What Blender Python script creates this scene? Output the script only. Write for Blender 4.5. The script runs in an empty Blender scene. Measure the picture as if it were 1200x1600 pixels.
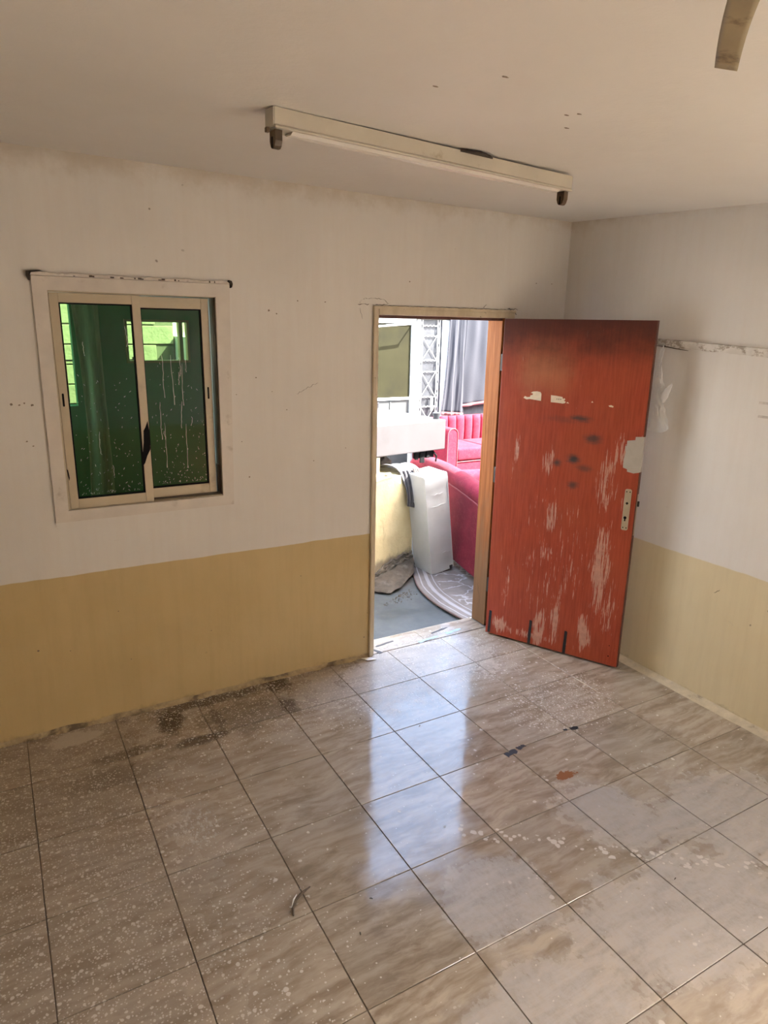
import bpy, bmesh, math, random
from mathutils import Vector, Matrix, noise as mnoise
random.seed(7)
scene = bpy.context.scene
COL = scene.collection
R = math.radians

# ------------------------------------------------------------------ camera
cam_d = bpy.data.cameras.new('camera')
cam = bpy.data.objects.new('camera', cam_d); COL.objects.link(cam)
cam_d.sensor_fit = 'VERTICAL'; cam_d.sensor_height = 36.0
cam_d.lens = 36.0 * 1065.56 / 1600.0
cam_d.clip_start = 0.02; cam_d.clip_end = 200
yaw, pitch, roll = R(29.912), R(15.308), R(1.107)
fwd = Vector((math.sin(yaw) * math.cos(pitch), math.cos(yaw) * math.cos(pitch), -math.sin(pitch)))
rgt = Vector((math.cos(yaw), -math.sin(yaw), 0)); upv = rgt.cross(fwd)
r2 = math.cos(roll) * rgt + math.sin(roll) * upv
u2 = -math.sin(roll) * rgt + math.cos(roll) * upv
M = Matrix((r2, u2, -fwd)).transposed().to_4x4()
M.translation = Vector((0.0412, -3.3323, 1.9552))
cam.matrix_world = M
scene.camera = cam

# ------------------------------------------------------------------ sky, sun, exposure
world = bpy.data.worlds.new('sky'); scene.world = world
world.use_nodes = True
wn = world.node_tree.nodes; wl = world.node_tree.links
bg = wn['Background']
sky = wn.new('ShaderNodeTexSky'); sky.sky_type = 'NISHITA'; sky.sun_disc = False
sky.sun_elevation = R(45); sky.sun_rotation = R(127); sky.air_density = 1.0; sky.dust_density = 3.0; sky.altitude = 20
tint = wn.new('ShaderNodeMix'); tint.data_type = 'RGBA'; tint.blend_type = 'MULTIPLY'; tint.inputs[0].default_value = 1.0
tint.inputs[7].default_value = (1.0, 0.96, 0.91, 1)      # hazy, dusty sky
wl.new(sky.outputs[0], tint.inputs[6]); wl.new(tint.outputs[2], bg.inputs['Color']); bg.inputs['Strength'].default_value = 0.35
sun_d = bpy.data.lights.new('sun', 'SUN'); sun_d.energy = 7.0; sun_d.angle = R(0.53); sun_d.color = (1.0, 0.965, 0.92)
sun = bpy.data.objects.new('sun', sun_d); COL.objects.link(sun)
_az, _el = R(53), R(45)          # from behind the house, a little to the east
_to = Vector((math.sin(_az) * math.cos(_el), -math.cos(_az) * math.cos(_el), math.sin(_el)))
sun.rotation_euler = _to.to_track_quat('Z', 'Y').to_euler()
sun.location = (0, 0, 8)

scene.view_settings.view_transform = 'Standard'
scene.view_settings.look = 'None'
scene.view_settings.gamma = 1.0
scene.view_settings.use_curve_mapping = False
scene.view_settings.exposure = 3.03
scene.cycles.max_bounces = 8
scene.cycles.diffuse_bounces = 5
scene.cycles.glossy_bounces = 3
scene.cycles.transparent_max_bounces = 16
scene.cycles.use_light_tree = False
scene.cycles.caustics_reflective = False
scene.cycles.caustics_refractive = False
scene.cycles.sample_clamp_indirect = 6.0
scene.cycles.use_denoising = True
scene.cycles.use_adaptive_sampling = True
scene.cycles.adaptive_threshold = 0.03

# ------------------------------------------------------------------ material helpers
class NT:
    def __init__(s, name):
        s.m = bpy.data.materials.new(name); s.m.use_nodes = True
        s.t = s.m.node_tree; s.N = s.t.nodes; s.L = s.t.links
        s.b = s.N['Principled BSDF']; s.out = s.N['Material Output']
        s._pos = None; s._obj = None
    def put(s, inp, v):
        if isinstance(v, bpy.types.NodeSocket): s.L.new(v, inp)
        elif isinstance(v, (tuple, list)):
            if len(inp.default_value) == 4: inp.default_value = (*v[:3], 1.0)
            else: inp.default_value = tuple(v[:3])
        else: inp.default_value = v
    def set(s, **k):
        for a, v in k.items(): s.put(s.b.inputs[a.replace('_', ' ')], v)
        return s
    @property
    def pos(s):
        if s._pos is None: s._pos = s.N.new('ShaderNodeNewGeometry').outputs['Position']
        return s._pos
    @property
    def obj(s):
        if s._obj is None: s._obj = s.N.new('ShaderNodeTexCoord').outputs['Object']
        return s._obj
    def uv(s): return s.N.new('ShaderNodeTexCoord').outputs['UV']
    def rnd(s): return s.N.new('ShaderNodeObjectInfo').outputs['Random']
    def sep(s, v):
        k = (v.node.name, v.name)
        if not hasattr(s, '_sep'): s._sep = {}
        if k in s._sep: return s._sep[k]
        n = s.N.new('ShaderNodeSeparateXYZ'); s.L.new(v, n.inputs[0]); s._sep[k] = n.outputs; return n.outputs
    def comb(s, x, y, z):
        n = s.N.new('ShaderNodeCombineXYZ')
        for i, v in enumerate((x, y, z)): s.put(n.inputs[i], v)
        return n.outputs[0]
    def map(s, v, scale=(1, 1, 1), loc=(0, 0, 0), rot=(0, 0, 0)):
        n = s.N.new('ShaderNodeMapping'); s.L.new(v, n.inputs['Vector'])
        n.inputs['Scale'].default_value = scale; n.inputs['Rotation'].default_value = rot
        s.put(n.inputs['Location'], loc)
        return n.outputs[0]
    def mth(s, op, a, b=0.0, c=None, clamp=False):
        n = s.N.new('ShaderNodeMath'); n.operation = op; n.use_clamp = clamp
        s.put(n.inputs[0], a); s.put(n.inputs[1], b)
        if c is not None: s.put(n.inputs[2], c)
        return n.outputs[0]
    def vadd(s, a, b):
        n = s.N.new('ShaderNodeVectorMath'); n.operation = 'ADD'; s.put(n.inputs[0], a); s.put(n.inputs[1], b); return n.outputs[0]
    def vscale(s, a, k):
        n = s.N.new('ShaderNodeVectorMath'); n.operation = 'SCALE'; s.put(n.inputs[0], a); s.put(n.inputs['Scale'], k); return n.outputs[0]
    def noise(s, v, scale, detail=4, rough=0.55, dist=0.0, col=False):
        n = s.N.new('ShaderNodeTexNoise'); s.L.new(v, n.inputs['Vector'])
        n.inputs['Scale'].default_value = scale; n.inputs['Detail'].default_value = detail
        n.inputs['Roughness'].default_value = rough; n.inputs['Distortion'].default_value = dist
        return n.outputs['Color' if col else 'Fac']
    def vor(s, v, scale, feature='F1', rand=1.0):
        n = s.N.new('ShaderNodeTexVoronoi'); s.L.new(v, n.inputs['Vector']); n.feature = feature
        n.inputs['Scale'].default_value = scale; n.inputs['Randomness'].default_value = rand
        return n.outputs
    def rng(s, v, a, b, lo=0.0, hi=1.0, smooth=True):
        n = s.N.new('ShaderNodeMapRange'); n.interpolation_type = 'SMOOTHSTEP' if smooth else 'LINEAR'
        s.put(n.inputs['Value'], v); s.put(n.inputs['From Min'], a); s.put(n.inputs['From Max'], b)
        s.put(n.inputs['To Min'], lo); s.put(n.inputs['To Max'], hi)
        return n.outputs[0]
    def mix(s, f, a, b, mode='MIX'):
        n = s.N.new('ShaderNodeMix'); n.data_type = 'RGBA'; n.blend_type = mode
        s.put(n.inputs[0], f); s.put(n.inputs[6], a); s.put(n.inputs[7], b)
        return n.outputs[2]
    def blob(s, v, c, r, soft=0.5, wob=None):
        """1 inside an ellipse centred c (x,y) of radii r, fading out."""
        x, y = s.sep(v)[0:2]
        dx = s.mth('DIVIDE', s.mth('SUBTRACT', x, c[0]), r[0]); dy = s.mth('DIVIDE', s.mth('SUBTRACT', y, c[1]), r[1])
        d = s.mth('SQRT', s.mth('ADD', s.mth('MULTIPLY', dx, dx), s.mth('MULTIPLY', dy, dy)))
        if wob is not None: d = s.mth('ADD', d, wob)
        return s.rng(d, 1.0, 1.0 - soft)
    def bump(s, h, strength=0.2, dist=0.01):
        n = s.N.new('ShaderNodeBump'); n.inputs['Strength'].default_value = strength; n.inputs['Distance'].default_value = dist
        s.L.new(h, n.inputs['Height']); s.L.new(n.outputs[0], s.b.inputs['Normal']); return s

def simple(name, col, rough=0.6, var=0.12, nscale=8.0, metal=0.0, bump=0.0, dirt=None, dscale=5.0, dlo=.5, dhi=.75, spec=0.5):
    t = NT(name)
    f = t.noise(t.obj, nscale, 5, 0.6)
    k = t.rng(f, 0.3, 0.7, 1 - var, 1 + var, False)
    c = t.mix(1.0, col, t.comb(k, k, k), 'MULTIPLY')
    if dirt is not None:
        c = t.mix(t.mth('MULTIPLY', t.rng(t.noise(t.obj, dscale, 6, 0.65), dlo, dhi), .85), c, dirt)
    t.set(Base_Color=c, Roughness=rough, Metallic=metal, Specular_IOR_Level=spec)
    if bump: t.bump(t.noise(t.obj, nscale * 4, 5, 0.6), bump, 0.01)
    return t.m

MAT = {}
def M_wall(name='wall_paint', ca=(0.56, 0.42, 0.20), cb=(0.62, 0.475, 0.245), cc=(0.49, 0.37, 0.18)):
    t = NT(name); p = t.pos; x, y, z = t.sep(p)[0:3]
    wob = t.mth('MULTIPLY', t.mth('SUBTRACT', t.noise(p, 2.5, 3, .6), .5), 0.03)
    line = t.mth('ADD', t.mth('ADD', z, wob), t.mth('MULTIPLY', x, 0.006))
    up = t.rng(line, 0.794, 0.799)
    n1 = t.noise(p, 1.3, 5, .6); n2 = t.noise(p, 14, 4, .7)
    white = t.mix(t.rng(n1, .3, .7), (0.70, 0.67, 0.63), (0.76, 0.73, 0.69))
    brush = t.noise(t.map(p, (25, 25, 2.2)), 1.0, 4, .6)
    white = t.mix(t.rng(brush, .35, .75, 0, .25), white, (0.66, 0.60, 0.54))
    cream = t.mix(t.rng(n1, .3, .7), ca, cb)
    cream = t.mix(t.rng(brush, .4, .75, 0, .3), cream, cc)
    c = t.mix(up, cream, white)
    # brown water tide under the ceiling and on the floor line, scuffs and specks
    tide = t.mth('MULTIPLY', t.rng(t.mth('ADD', z, t.mth('MULTIPLY', t.mth('SUBTRACT', t.noise(p, 6, 5, .7), .5), .25)), 2.50, 2.64), .55)
    c = t.mix(tide, c, (0.46, 0.37, 0.26))
    low = t.mth('MULTIPLY', t.rng(t.mth('ADD', z, t.mth('MULTIPLY', t.mth('SUBTRACT', t.noise(p, 9, 6, .75), .5), .14)), 0.035, -0.02), .8)
    c = t.mix(low, c, (0.20, 0.15, 0.09))
    v = t.vor(t.vadd(p, t.vscale(t.noise(p, 9, 2, .5, 0, True), .05)), 7.0)
    spk = t.mth('MULTIPLY', t.rng(v['Distance'], .055, .025), t.rng(t.noise(p, .9, 2, .5), .50, .62))
    c = t.mix(t.mth('MULTIPLY', spk, .75), c, (0.16, 0.12, 0.09))
    sc = t.rng(t.noise(t.map(p, (3, 3, 9)), 3.0, 6, .75), .66, .74)
    c = t.mix(t.mth('MULTIPLY', sc, .28), c, (0.36, 0.30, 0.24))
    t.set(Base_Color=c, Roughness=t.rng(up, 0, 1, .42, .62), Specular_IOR_Level=.35)
    t.bump(t.noise(p, 6, 5, .65), .12, .02)
    return t.m
def M_ceil():
    t = NT('ceiling_paint'); p = t.pos
    c = t.mix(t.rng(t.noise(p, .8, 5, .6), .3, .7), (0.70, 0.67, 0.63), (0.75, 0.725, 0.69))
    v = t.vor(p, 4.0); spk = t.mth('MULTIPLY', t.rng(v['Distance'], .05, .02), t.rng(t.noise(p, 1.1, 2), .52, .62))
    c = t.mix(t.mth('MULTIPLY', spk, .6), c, (0.25, 0.2, 0.15))
    t.set(Base_Color=c, Roughness=.6, Specular_IOR_Level=.3)
    t.bump(t.noise(p, 6, 6, .65), .15, .03)
    return t.m
def M_tile():
    t = NT('tan_marble_tile'); p = t.pos; rn = t.rnd()
    q = t.vadd(p, t.comb(t.mth('MULTIPLY', rn, 37.0), t.mth('MULTIPLY', rn, 91.0), 0.0))
    warp = t.vadd(t.map(q, (5.0, 24.0, 1.0), rot=(0, 0, R(26))), t.vscale(t.noise(q, 4, 3, .5, 0, True), 2.2))
    st = t.noise(warp, 1.0, 5, .62)
    c = t.mix(t.rng(st, .32, .68), (0.265, 0.208, 0.150), (0.485, 0.415, 0.330))
    c = t.mix(t.rng(t.noise(q, 3.2, 3), .42, .7, 0, .5), c, (0.465, 0.40, 0.32))
    br = t.rng(rn, 0, 1, .88, 1.08, False)
    c = t.mix(1.0, c, t.comb(br, br, br), 'MULTIPLY')
    x, y, z = t.sep(p)[0:3]
    # --- whitewash overspray: dense on the side under the window, along the wall and by the door
    big = t.noise(p, 2.2, 3, .6)
    wv = t.mth('SUBTRACT', t.noise(p, 3.1, 4, .65), .5)
    xw = t.mth('ADD', x, t.mth('MULTIPLY', wv, .5))
    dl = t.rng(xw, .95, .15)
    dd = t.blob(p, (1.95, -.25), (1.0, .50), .55, t.mth('MULTIPLY', wv, .9))
    dw = t.mth('MULTIPLY', t.rng(t.mth('ADD', y, t.mth('MULTIPLY', wv, .3)), -.75, -.2), t.rng(x, 1.9, 1.5))
    dr = t.blob(p, (2.55, -.95), (.45, .35), .6, t.mth('MULTIPLY', wv, .9))
    dens = t.mth('MAXIMUM', t.mth('MAXIMUM', dl, dd), t.mth('MAXIMUM', dw, dr))
    pj = t.vadd(p, t.vscale(t.noise(p, 40, 2, .5, 0, True), .012))
    def dots(scale, rmax, thr):
        v = t.vor(pj, scale)
        cr = t.sep(v['Color'])
        rad = t.mth('MULTIPLY', t.rng(cr[0], 0, 1, .25, 1.0, False), rmax)
        on = t.mth('LESS_THAN', cr[1], thr)
        return t.mth('MULTIPLY', t.rng(t.mth('SUBTRACT', v['Distance'], rad), .05, -.05), on)
    s1 = dots(115, .42, t.mth('ADD', t.mth('MULTIPLY', dens, .8), .02))
    s2 = dots(58, .40, t.mth('ADD', t.mth('MULTIPLY', dens, .55), .012))
    s3 = dots(24, .24, t.mth('ADD', t.mth('MULTIPLY', dens, .10), .06))
    row = t.mth('ABSOLUTE', t.mth('SUBTRACT', t.mth('ADD', y, 1.50), t.mth('MULTIPLY', t.mth('SUBTRACT', x, 1.48), -.79)))
    rowm = t.mth('MULTIPLY', t.rng(row, .07, .015), t.mth('MULTIPLY', t.rng(x, 1.40, 1.5), t.rng(x, 2.6, 2.5)))
    s4 = dots(36, .50, t.mth('MULTIPLY', rowm, .75))
    spl = t.mth('MAXIMUM', t.mth('MAXIMUM', t.mth('MULTIPLY', s1, .75), t.mth('MULTIPLY', s2, .8)), t.mth('MAXIMUM', t.mth('MULTIPLY', s3, .8), t.mth('MULTIPLY', s4, .8)))
    # --- dried chalky dust, plus a pale haze by the doorway
    du = None; wd = t.mth('MULTIPLY', t.mth('SUBTRACT', t.noise(p, 5, 4, .7), .5), 1.5); ws = t.mth('MULTIPLY', t.mth('SUBTRACT', t.noise(p, 11, 4, .72), .5), 1.6)
    for c0, r0 in (((1.42, -1.82), (.30, .26)), ((2.10, -1.70), (.26, .30)), ((1.95, -2.20), (.62, .36)), ((2.55, -1.95), (.45, .40)),
                   ((1.30, -2.25), (.5, .25))):
        b = t.blob(p, c0, r0, .6, wd)
        du = b if du is None else t.mth('MAXIMUM', du, b)
    scr = t.noise(t.map(p, (44, 26, 1), rot=(0, 0, R(35))), 1.0, 4, .75)
    du = t.mth('MULTIPLY', du, t.rng(scr, .28, .66, .45, 1.0))
    haze = t.mth('MULTIPLY', t.rng(big, .42, .72), .18)
    c = t.mix(t.mth('MAXIMUM', t.mth('MAXIMUM', t.mth('MULTIPLY', du, .72), t.mth('MULTIPLY', dd, .34)), haze), c, (0.48, 0.465, 0.455))
    # darker brown tone on the window side, under the overspray
    c = t.mix(t.mth('MULTIPLY', dl, .40), c, (0.225, 0.170, 0.118))
    # damp black stains along the back wall
    st_m = None
    for c0, r0, a in (((.64, -.16), (.085, .16), .95), ((.74, -.39), (.20, .055), .8), ((1.24, -.06), (.10, .11), .95), ((1.22, -.30), (.07, .12), .75),
                      ((.85, -.06), (.45, .06), .8), ((.40, -.34), (.24, .05), .55), ((1.0, -.28), (.30, .20), .45), ((.86, -.25), (.05, .16), .7), ((.35, -.50), (.30, .10), .4)):
        b = t.mth('MULTIPLY', t.blob(p, c0, r0, .55, ws), a)
        st_m = b if st_m is None else t.mth('MAXIMUM', st_m, b)
    c = t.mix(t.mth('MULTIPLY', st_m, .95), c, (0.060, 0.040, 0.025))
    c = t.mix(spl, c, (0.66, 0.62, 0.57))
    pl = t.mth('MULTIPLY', t.blob(p, (.20, -.10), (.13, .07), .25, ws), .8)
    smear = t.mth('MULTIPLY', t.blob(p, (.55, -.97), (.13, .17), .7, wd), t.rng(t.noise(t.map(p, (60, 30, 1)), 1.0, 4, .75), .50, .60))
    c = t.mix(t.mth('MULTIPLY', smear, .75), c, (0.58, 0.56, 0.53))
    c = t.mix(pl, c, (0.55, 0.50, 0.43))
    ru = t.blob(p, (2.11, -1.435), (.062, .026), .12, t.mth('MULTIPLY', t.mth('SUBTRACT', t.noise(p, 22, 3, .7), .5), 2.6))
    c = t.mix(ru, c, (0.30, 0.135, 0.065))
    ro = t.rng(t.noise(p, 7, 3, .65), .3, .75, .07, .20)
    rough = t.mth('ADD', ro, t.mth('MULTIPLY', du, .38))
    rough = t.mth('ADD', rough, t.mth('MULTIPLY', t.mth('MAXIMUM', dl, t.mth('MULTIPLY', dd, .7)), .26))
    rough = t.mth('ADD', rough, t.mth('MULTIPLY', spl, .4), clamp=True)
    t.set(Base_Color=c, Roughness=rough, Specular_IOR_Level=.62)
    t.bump(t.noise(p, 5, 1), .12, .010)
    return t.m
def M_door():
    t = NT('worn_red_door_paint'); p = t.obj; x, y, z = t.sep(p)[0:3]
    uv = t.comb(x, z, 0.0)
    grain = t.noise(t.map(uv, (90, 5, 1)), 1.0, 5, .65)
    c = t.mix(t.rng(grain, .3, .7), (0.30, 0.046, 0.022), (0.42, 0.076, 0.036))
    c = t.mix(t.rng(t.noise(uv, 2.6, 4), .4, .7, 0, .55), c, (0.40, 0.085, 0.036))
    # rubbed orange bloom in the upper middle
    bl = t.mth('MULTIPLY', t.blob(uv, (.26, 1.72), (.26, .24), .9, t.mth('MULTIPLY', t.mth('SUBTRACT', t.noise(uv, 9, 5, .7), .5), .9)), .5)
    c = t.mix(bl, c, (0.46, 0.21, 0.10))
    # flaked vertical streaks
    f = t.noise(t.map(uv, (105, 6.0, 1)), 1.0, 5, .66)
    f2 = t.noise(t.map(uv, (28, 5, 1), loc=(7, 3, 0)), 1.0, 5, .65)
    m = None; wfl = t.mth('MULTIPLY', t.mth('SUBTRACT', f2, .5), 1.8)
    for c0, r0, a in (((.13, 1.24), (.055, .27), .60), ((.33, 1.20), (.07, .17), .75), ((.40, 1.12), (.22, .10), .35), ((.38, .85), (.06, .22), .85), ((.27, .90), (.10, .16), .35),
                      ((.68, 1.10), (.11, .36), .72), ((.70, .60), (.10, .55), .85), ((.76, .35), (.12, .35), .62), ((.64, .16), (.07, .20), 1.0), ((.46, .20), (.06, .32), .85),
                      ((.36, .12), (.08, .26), .95), ((.10, .08), (.12, .10), .95), ((.30, .06), (.35, .05), .75), ((.12, .38), (.05, .26), .62), ((.40, .42), (.05, .20), .5), ((.74, 1.30), (.10, .20), .68),
                      ((.80, .98), (.05, .18), .75), ((.45, .55), (.55, .85), .42)):
        b = t.mth('MULTIPLY', t.blob(uv, c0, r0, .85, wfl), a)
        m = b if m is None else t.mth('MAXIMUM', m, b)
    thr = t.rng(m, 0, 1, .64, .42, False)
    fl = t.rng(t.mth('SUBTRACT', t.mth('ADD', t.mth('MULTIPLY', f, .58), t.mth('MULTIPLY', f2, .42)), thr), 0.0, .02)
    pink = t.mix(t.rng(t.noise(uv, 30, 4), .35, .65), (0.60, 0.335, 0.255), (0.49, 0.275, 0.215))
    c = t.mix(t.mth('MULTIPLY', fl, .9), c, pink)
    # dark teal smears
    sm = None; wsm = t.mth('MULTIPLY', t.mth('SUBTRACT', t.noise(t.map(uv, (10, 30, 1)), 1.6, 5, .7), .5), 1.2)
    for c0, r0, a in (((.50, 1.452), (.10, .026), .8), ((.58, 1.345), (.075, .04), .75), ((.48, 1.215), (.055, .042), .95), ((.385, 1.185), (.035, .03), .8), ((.49, 1.065), (.045, .035), .7), ((.55, 1.17), (.07, .03), .55), ((.40, 1.44), (.16, .03), .3)):
        b = t.mth('MULTIPLY', t.blob(uv, c0, r0, .9, wsm), a)
        sm = b if sm is None else t.mth('MAXIMUM', sm, b)
    c = t.mix(sm, c, (0.035, 0.045, 0.048))
    # soot and painted light falloff towards the upper edge
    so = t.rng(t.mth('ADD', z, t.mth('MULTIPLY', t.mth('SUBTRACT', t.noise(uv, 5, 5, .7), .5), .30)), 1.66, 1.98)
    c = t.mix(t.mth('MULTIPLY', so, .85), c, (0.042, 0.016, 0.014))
    t.set(Base_Color=c, Roughness=t.rng(t.noise(uv, 12, 4), .3, .7, .36, .52), Specular_IOR_Level=.4)
    t.bump(t.mth('SUBTRACT', t.mth('MULTIPLY', grain, .25), t.mth('MULTIPLY', fl, .4)), .25, .004)
    return t.m
def M_jambwood():
    t = NT('orange_jamb_wood'); p = t.obj; x, y, z = t.sep(p)[0:3]
    g = t.noise(t.map(p, (55, 55, 3.0)), 1.0, 5, .6, .4)
    c = t.mix(t.rng(g, .3, .72), (0.20, 0.062, 0.014), (0.31, 0.112, 0.032))
    w = t.rng(t.mth('ADD', z, t.mth('MULTIPLY', t.mth('SUBTRACT', t.noise(t.map(p, (14, 14, 4)), 1.0, 5, .7), .5), 1.1)), 1.0, .25)
    c = t.mix(t.mth('MULTIPLY', w, .75), c, (0.145, 0.098, 0.058))
    k = t.mth('MULTIPLY', t.rng(t.noise(t.map(p, (60, 60, 5)), 1.0, 5, .7), .58, .70), w)
    c = t.mix(t.mth('MULTIPLY', k, .7), c, (0.06, 0.045, 0.03))
    t.set(Base_Color=c, Roughness=.7, Specular_IOR_Level=.15)
    t.bump(g, .2, .004); return t.m
def M_frame():
    t = NT('chipped_cream_gloss'); p = t.obj
    n = t.noise(t.map(p, (20, 20, 6)), 1.0, 5, .6)
    c = t.mix(t.rng(n, .3, .7), (0.55, 0.465, 0.325), (0.66, 0.575, 0.43))
    ch = t.rng(t.noise(t.map(p, (22, 30, 30)), 1.0, 6, .75), .66, .70)
    c = t.mix(t.mth('MULTIPLY', ch, .85), c, (0.12, 0.075, 0.04))
    t.set(Base_Color=c, Roughness=.45); t.bump(n, .15, .005); return t.m
def M_plank():
    t = NT('flaking_white_plank'); p = t.obj
    c = t.mix(t.rng(t.noise(p, 14, 5), .3, .7), (0.62, 0.58, 0.53), (0.74, 0.71, 0.66))
    ch = t.rng(t.noise(t.map(p, (1, 9, 14)), 1.5, 7, .75), .50, .60)
    c = t.mix(t.mth('MULTIPLY', ch, .8), c, (0.26, 0.20, 0.14))
    t.set(Base_Color=c, Roughness=.6); t.bump(ch, .2, .004); return t.m
def M_glass(name, tint, gloss=.05):
    t = NT(name); t.N.remove(t.b)
    tr = t.N.new('ShaderNodeBsdfTransparent'); tr.inputs[0].default_value = (*tint, 1)
    gl = t.N.new('ShaderNodeBsdfGlossy'); gl.inputs['Roughness'].default_value = .03; gl.inputs[0].default_value = (1, 1, 1, 1)
    fr = t.N.new('ShaderNodeFresnel'); fr.inputs[0].default_value = 1.38
    mx = t.N.new('ShaderNodeMixShader')
    t.L.new(fr.outputs[0], mx.inputs[0]); t.L.new(tr.outputs[0], mx.inputs[1]); t.L.new(gl.outputs[0], mx.inputs[2])
    t.L.new(mx.outputs[0], t.out.inputs[0]); return t.m
def M_bag():
    t = NT('thin_white_plastic'); t.set(Base_Color=(0.82, 0.82, 0.82), Roughness=.35)
    tl = t.N.new('ShaderNodeBsdfTranslucent'); tl.inputs[0].default_value = (.85, .85, .85, 1)
    tr = t.N.new('ShaderNodeBsdfTransparent')
    a = t.N.new('ShaderNodeMixShader'); a.inputs[0].default_value = .35
    b = t.N.new('ShaderNodeMixShader'); b.inputs[0].default_value = .10
    t.L.new(t.b.outputs[0], a.inputs[1]); t.L.new(tl.outputs[0], a.inputs[2])
    t.L.new(a.outputs[0], b.inputs[1]); t.L.new(tr.outputs[0], b.inputs[2]); t.L.new(b.outputs[0], t.out.inputs[0]); return t.m
def M_carpet():
    t = NT('worn_patterned_carpet'); u, v = t.sep(t.uv())[0:2]
    p = t.obj
    c = t.mix(t.rng(t.noise(p, 5, 5, .65), .3, .7), (0.16, 0.138, 0.128), (0.22, 0.195, 0.18))
    wv = t.mth('MULTIPLY', t.mth('SUBTRACT', t.noise(p, 7, 3), .5), .02)
    uu = t.mth('ADD', u, wv)
    def band(a, w): return t.rng(t.mth('ABSOLUTE', t.mth('SUBTRACT', uu, a)), w, w * .55)
    ln = t.mth('MAXIMUM', t.mth('MAXIMUM', band(.055, .008), band(.12, .022)), band(.175, .006))
    vn = t.vor(t.vadd(p, t.vscale(t.noise(p, 6, 3, .5, 0, True), .22)), 5.0, 'DISTANCE_TO_EDGE')
    fl = t.mth('MULTIPLY', t.rng(vn['Distance'], .045, .02), t.rng(uu, .19, .22))
    c = t.mix(t.mth('MULTIPLY', t.mth('MAXIMUM', ln, fl), .75), c, (0.38, 0.37, 0.38))
    edge = t.rng(u, .012, .006)
    c = t.mix(edge, c, (0.16, 0.11, 0.10))
    t.set(Base_Color=c, Roughness=.95, Specular_IOR_Level=.1); t.bump(t.noise(p, 160, 2), .3, .004); return t.m
def M_concrete():
    t = NT('wet_grey_concrete'); p = t.pos
    c = t.mix(t.rng(t.noise(p, 2.5, 6, .65), .3, .7), (0.055, 0.064, 0.064), (0.09, 0.10, 0.10))
    c = t.mix(t.rng(t.noise(p, 18, 5, .7), .6, .75, 0, .4), c, (0.13, 0.137, 0.137))
    d = t.blob(p, (2.75, 1.25), (.55, .28), .8, t.mth('MULTIPLY', t.mth('SUBTRACT', t.noise(p, 9, 5, .7), .5), 1.2))
    c = t.mix(t.mth('MULTIPLY', d, .6), c, (0.10, 0.08, 0.06))
    t.set(Base_Color=c, Roughness=t.rng(t.noise(p, 4, 4), .3, .7, .35, .7)); t.bump(t.noise(p, 30, 5, .7), .2, .01); return t.m
def M_yellowwall():
    t = NT('dirty_yellow_render'); p = t.obj; z = t.mth('ADD', t.sep(p)[2], -.10)
    c = t.mix(t.rng(t.noise(p, 3, 5), .3, .7), (0.60, 0.50, 0.28), (0.70, 0.60, 0.36))
    st = t.rng(t.noise(t.map(p, (14, 14, 4)), 1.0, 6, .72), .56, .72)
    c = t.mix(t.mth('MULTIPLY', st, .35), c, (0.25, 0.21, 0.13))
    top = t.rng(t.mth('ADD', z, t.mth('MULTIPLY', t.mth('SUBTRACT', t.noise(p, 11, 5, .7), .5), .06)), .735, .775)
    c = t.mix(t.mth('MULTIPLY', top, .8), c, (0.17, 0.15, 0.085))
    lo = t.rng(t.mth('ADD', z, t.mth('MULTIPLY', t.mth('SUBTRACT', t.noise(p, 7, 6, .72), .5), .16)), .10, .04)
    c = t.mix(t.mth('MULTIPLY', lo, .85), c, (0.20, 0.165, 0.12))
    t.set(Base_Color=c, Roughness=.85); t.bump(t.noise(p, 16, 6, .7), .35, .02); return t.m
def M_velvet(name, a, b):
    t = NT(name); p = t.obj
    pat = t.vor(t.vadd(p, t.vscale(t.noise(p, 12, 3, .5, 0, True), .15)), 16, 'DISTANCE_TO_EDGE')
    c = t.mix(t.rng(t.noise(p, 6, 4), .3, .7), a, b)
    c = t.mix(t.rng(pat['Distance'], .05, .02, 0, .22), c, (0.28, 0.06, 0.07))
    t.set(Base_Color=c, Roughness=.85, Sheen_Weight=.04, Specular_IOR_Level=.12); t.bump(t.noise(p, 60, 3), .15, .005); return t.m
def M_cloth(name, col, stripe=0.1, scale=300):
    t = NT(name); p = t.obj
    w = t.noise(t.map(p, (scale, scale, scale * .15)), 1.0, 2)
    k = t.rng(w, .3, .7, 1 - stripe, 1 + stripe, False)
    c = t.mix(1.0, col, t.comb(k, k, k), 'MULTIPLY')
    t.set(Base_Color=c, Roughness=.9, Specular_IOR_Level=.15, Sheen_Weight=.1); return t.m

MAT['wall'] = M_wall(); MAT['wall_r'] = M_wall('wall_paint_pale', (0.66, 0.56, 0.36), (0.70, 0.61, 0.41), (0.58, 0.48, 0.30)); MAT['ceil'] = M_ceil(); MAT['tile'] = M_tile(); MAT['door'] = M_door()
MAT['jamb'] = M_jambwood(); MAT['frame'] = M_frame(); MAT['plank'] = M_plank()
MAT['grout'] = simple('grey_grout', (0.20, 0.165, 0.13), .85, .3, 12)
MAT['skirt'] = simple('smeared_cream_cement', (0.58, 0.50, 0.36), .7, .15, 20, bump=.3, dirt=(0.24, 0.18, 0.12), dscale=9, dlo=.55, dhi=.72)
MAT['dirtyskirt'] = simple('grimy_cement_fillet', (0.44, 0.345, 0.20), .8, .2, 25, bump=.4, dirt=(0.10, 0.07, 0.045), dscale=7, dlo=.46, dhi=.62)
MAT['casing'] = simple('scuffed_white_casing', (0.66, 0.605, 0.545), .5, .06, 10, dirt=(0.46, 0.40, 0.34), dscale=14, dlo=.6, dhi=.78)
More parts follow.
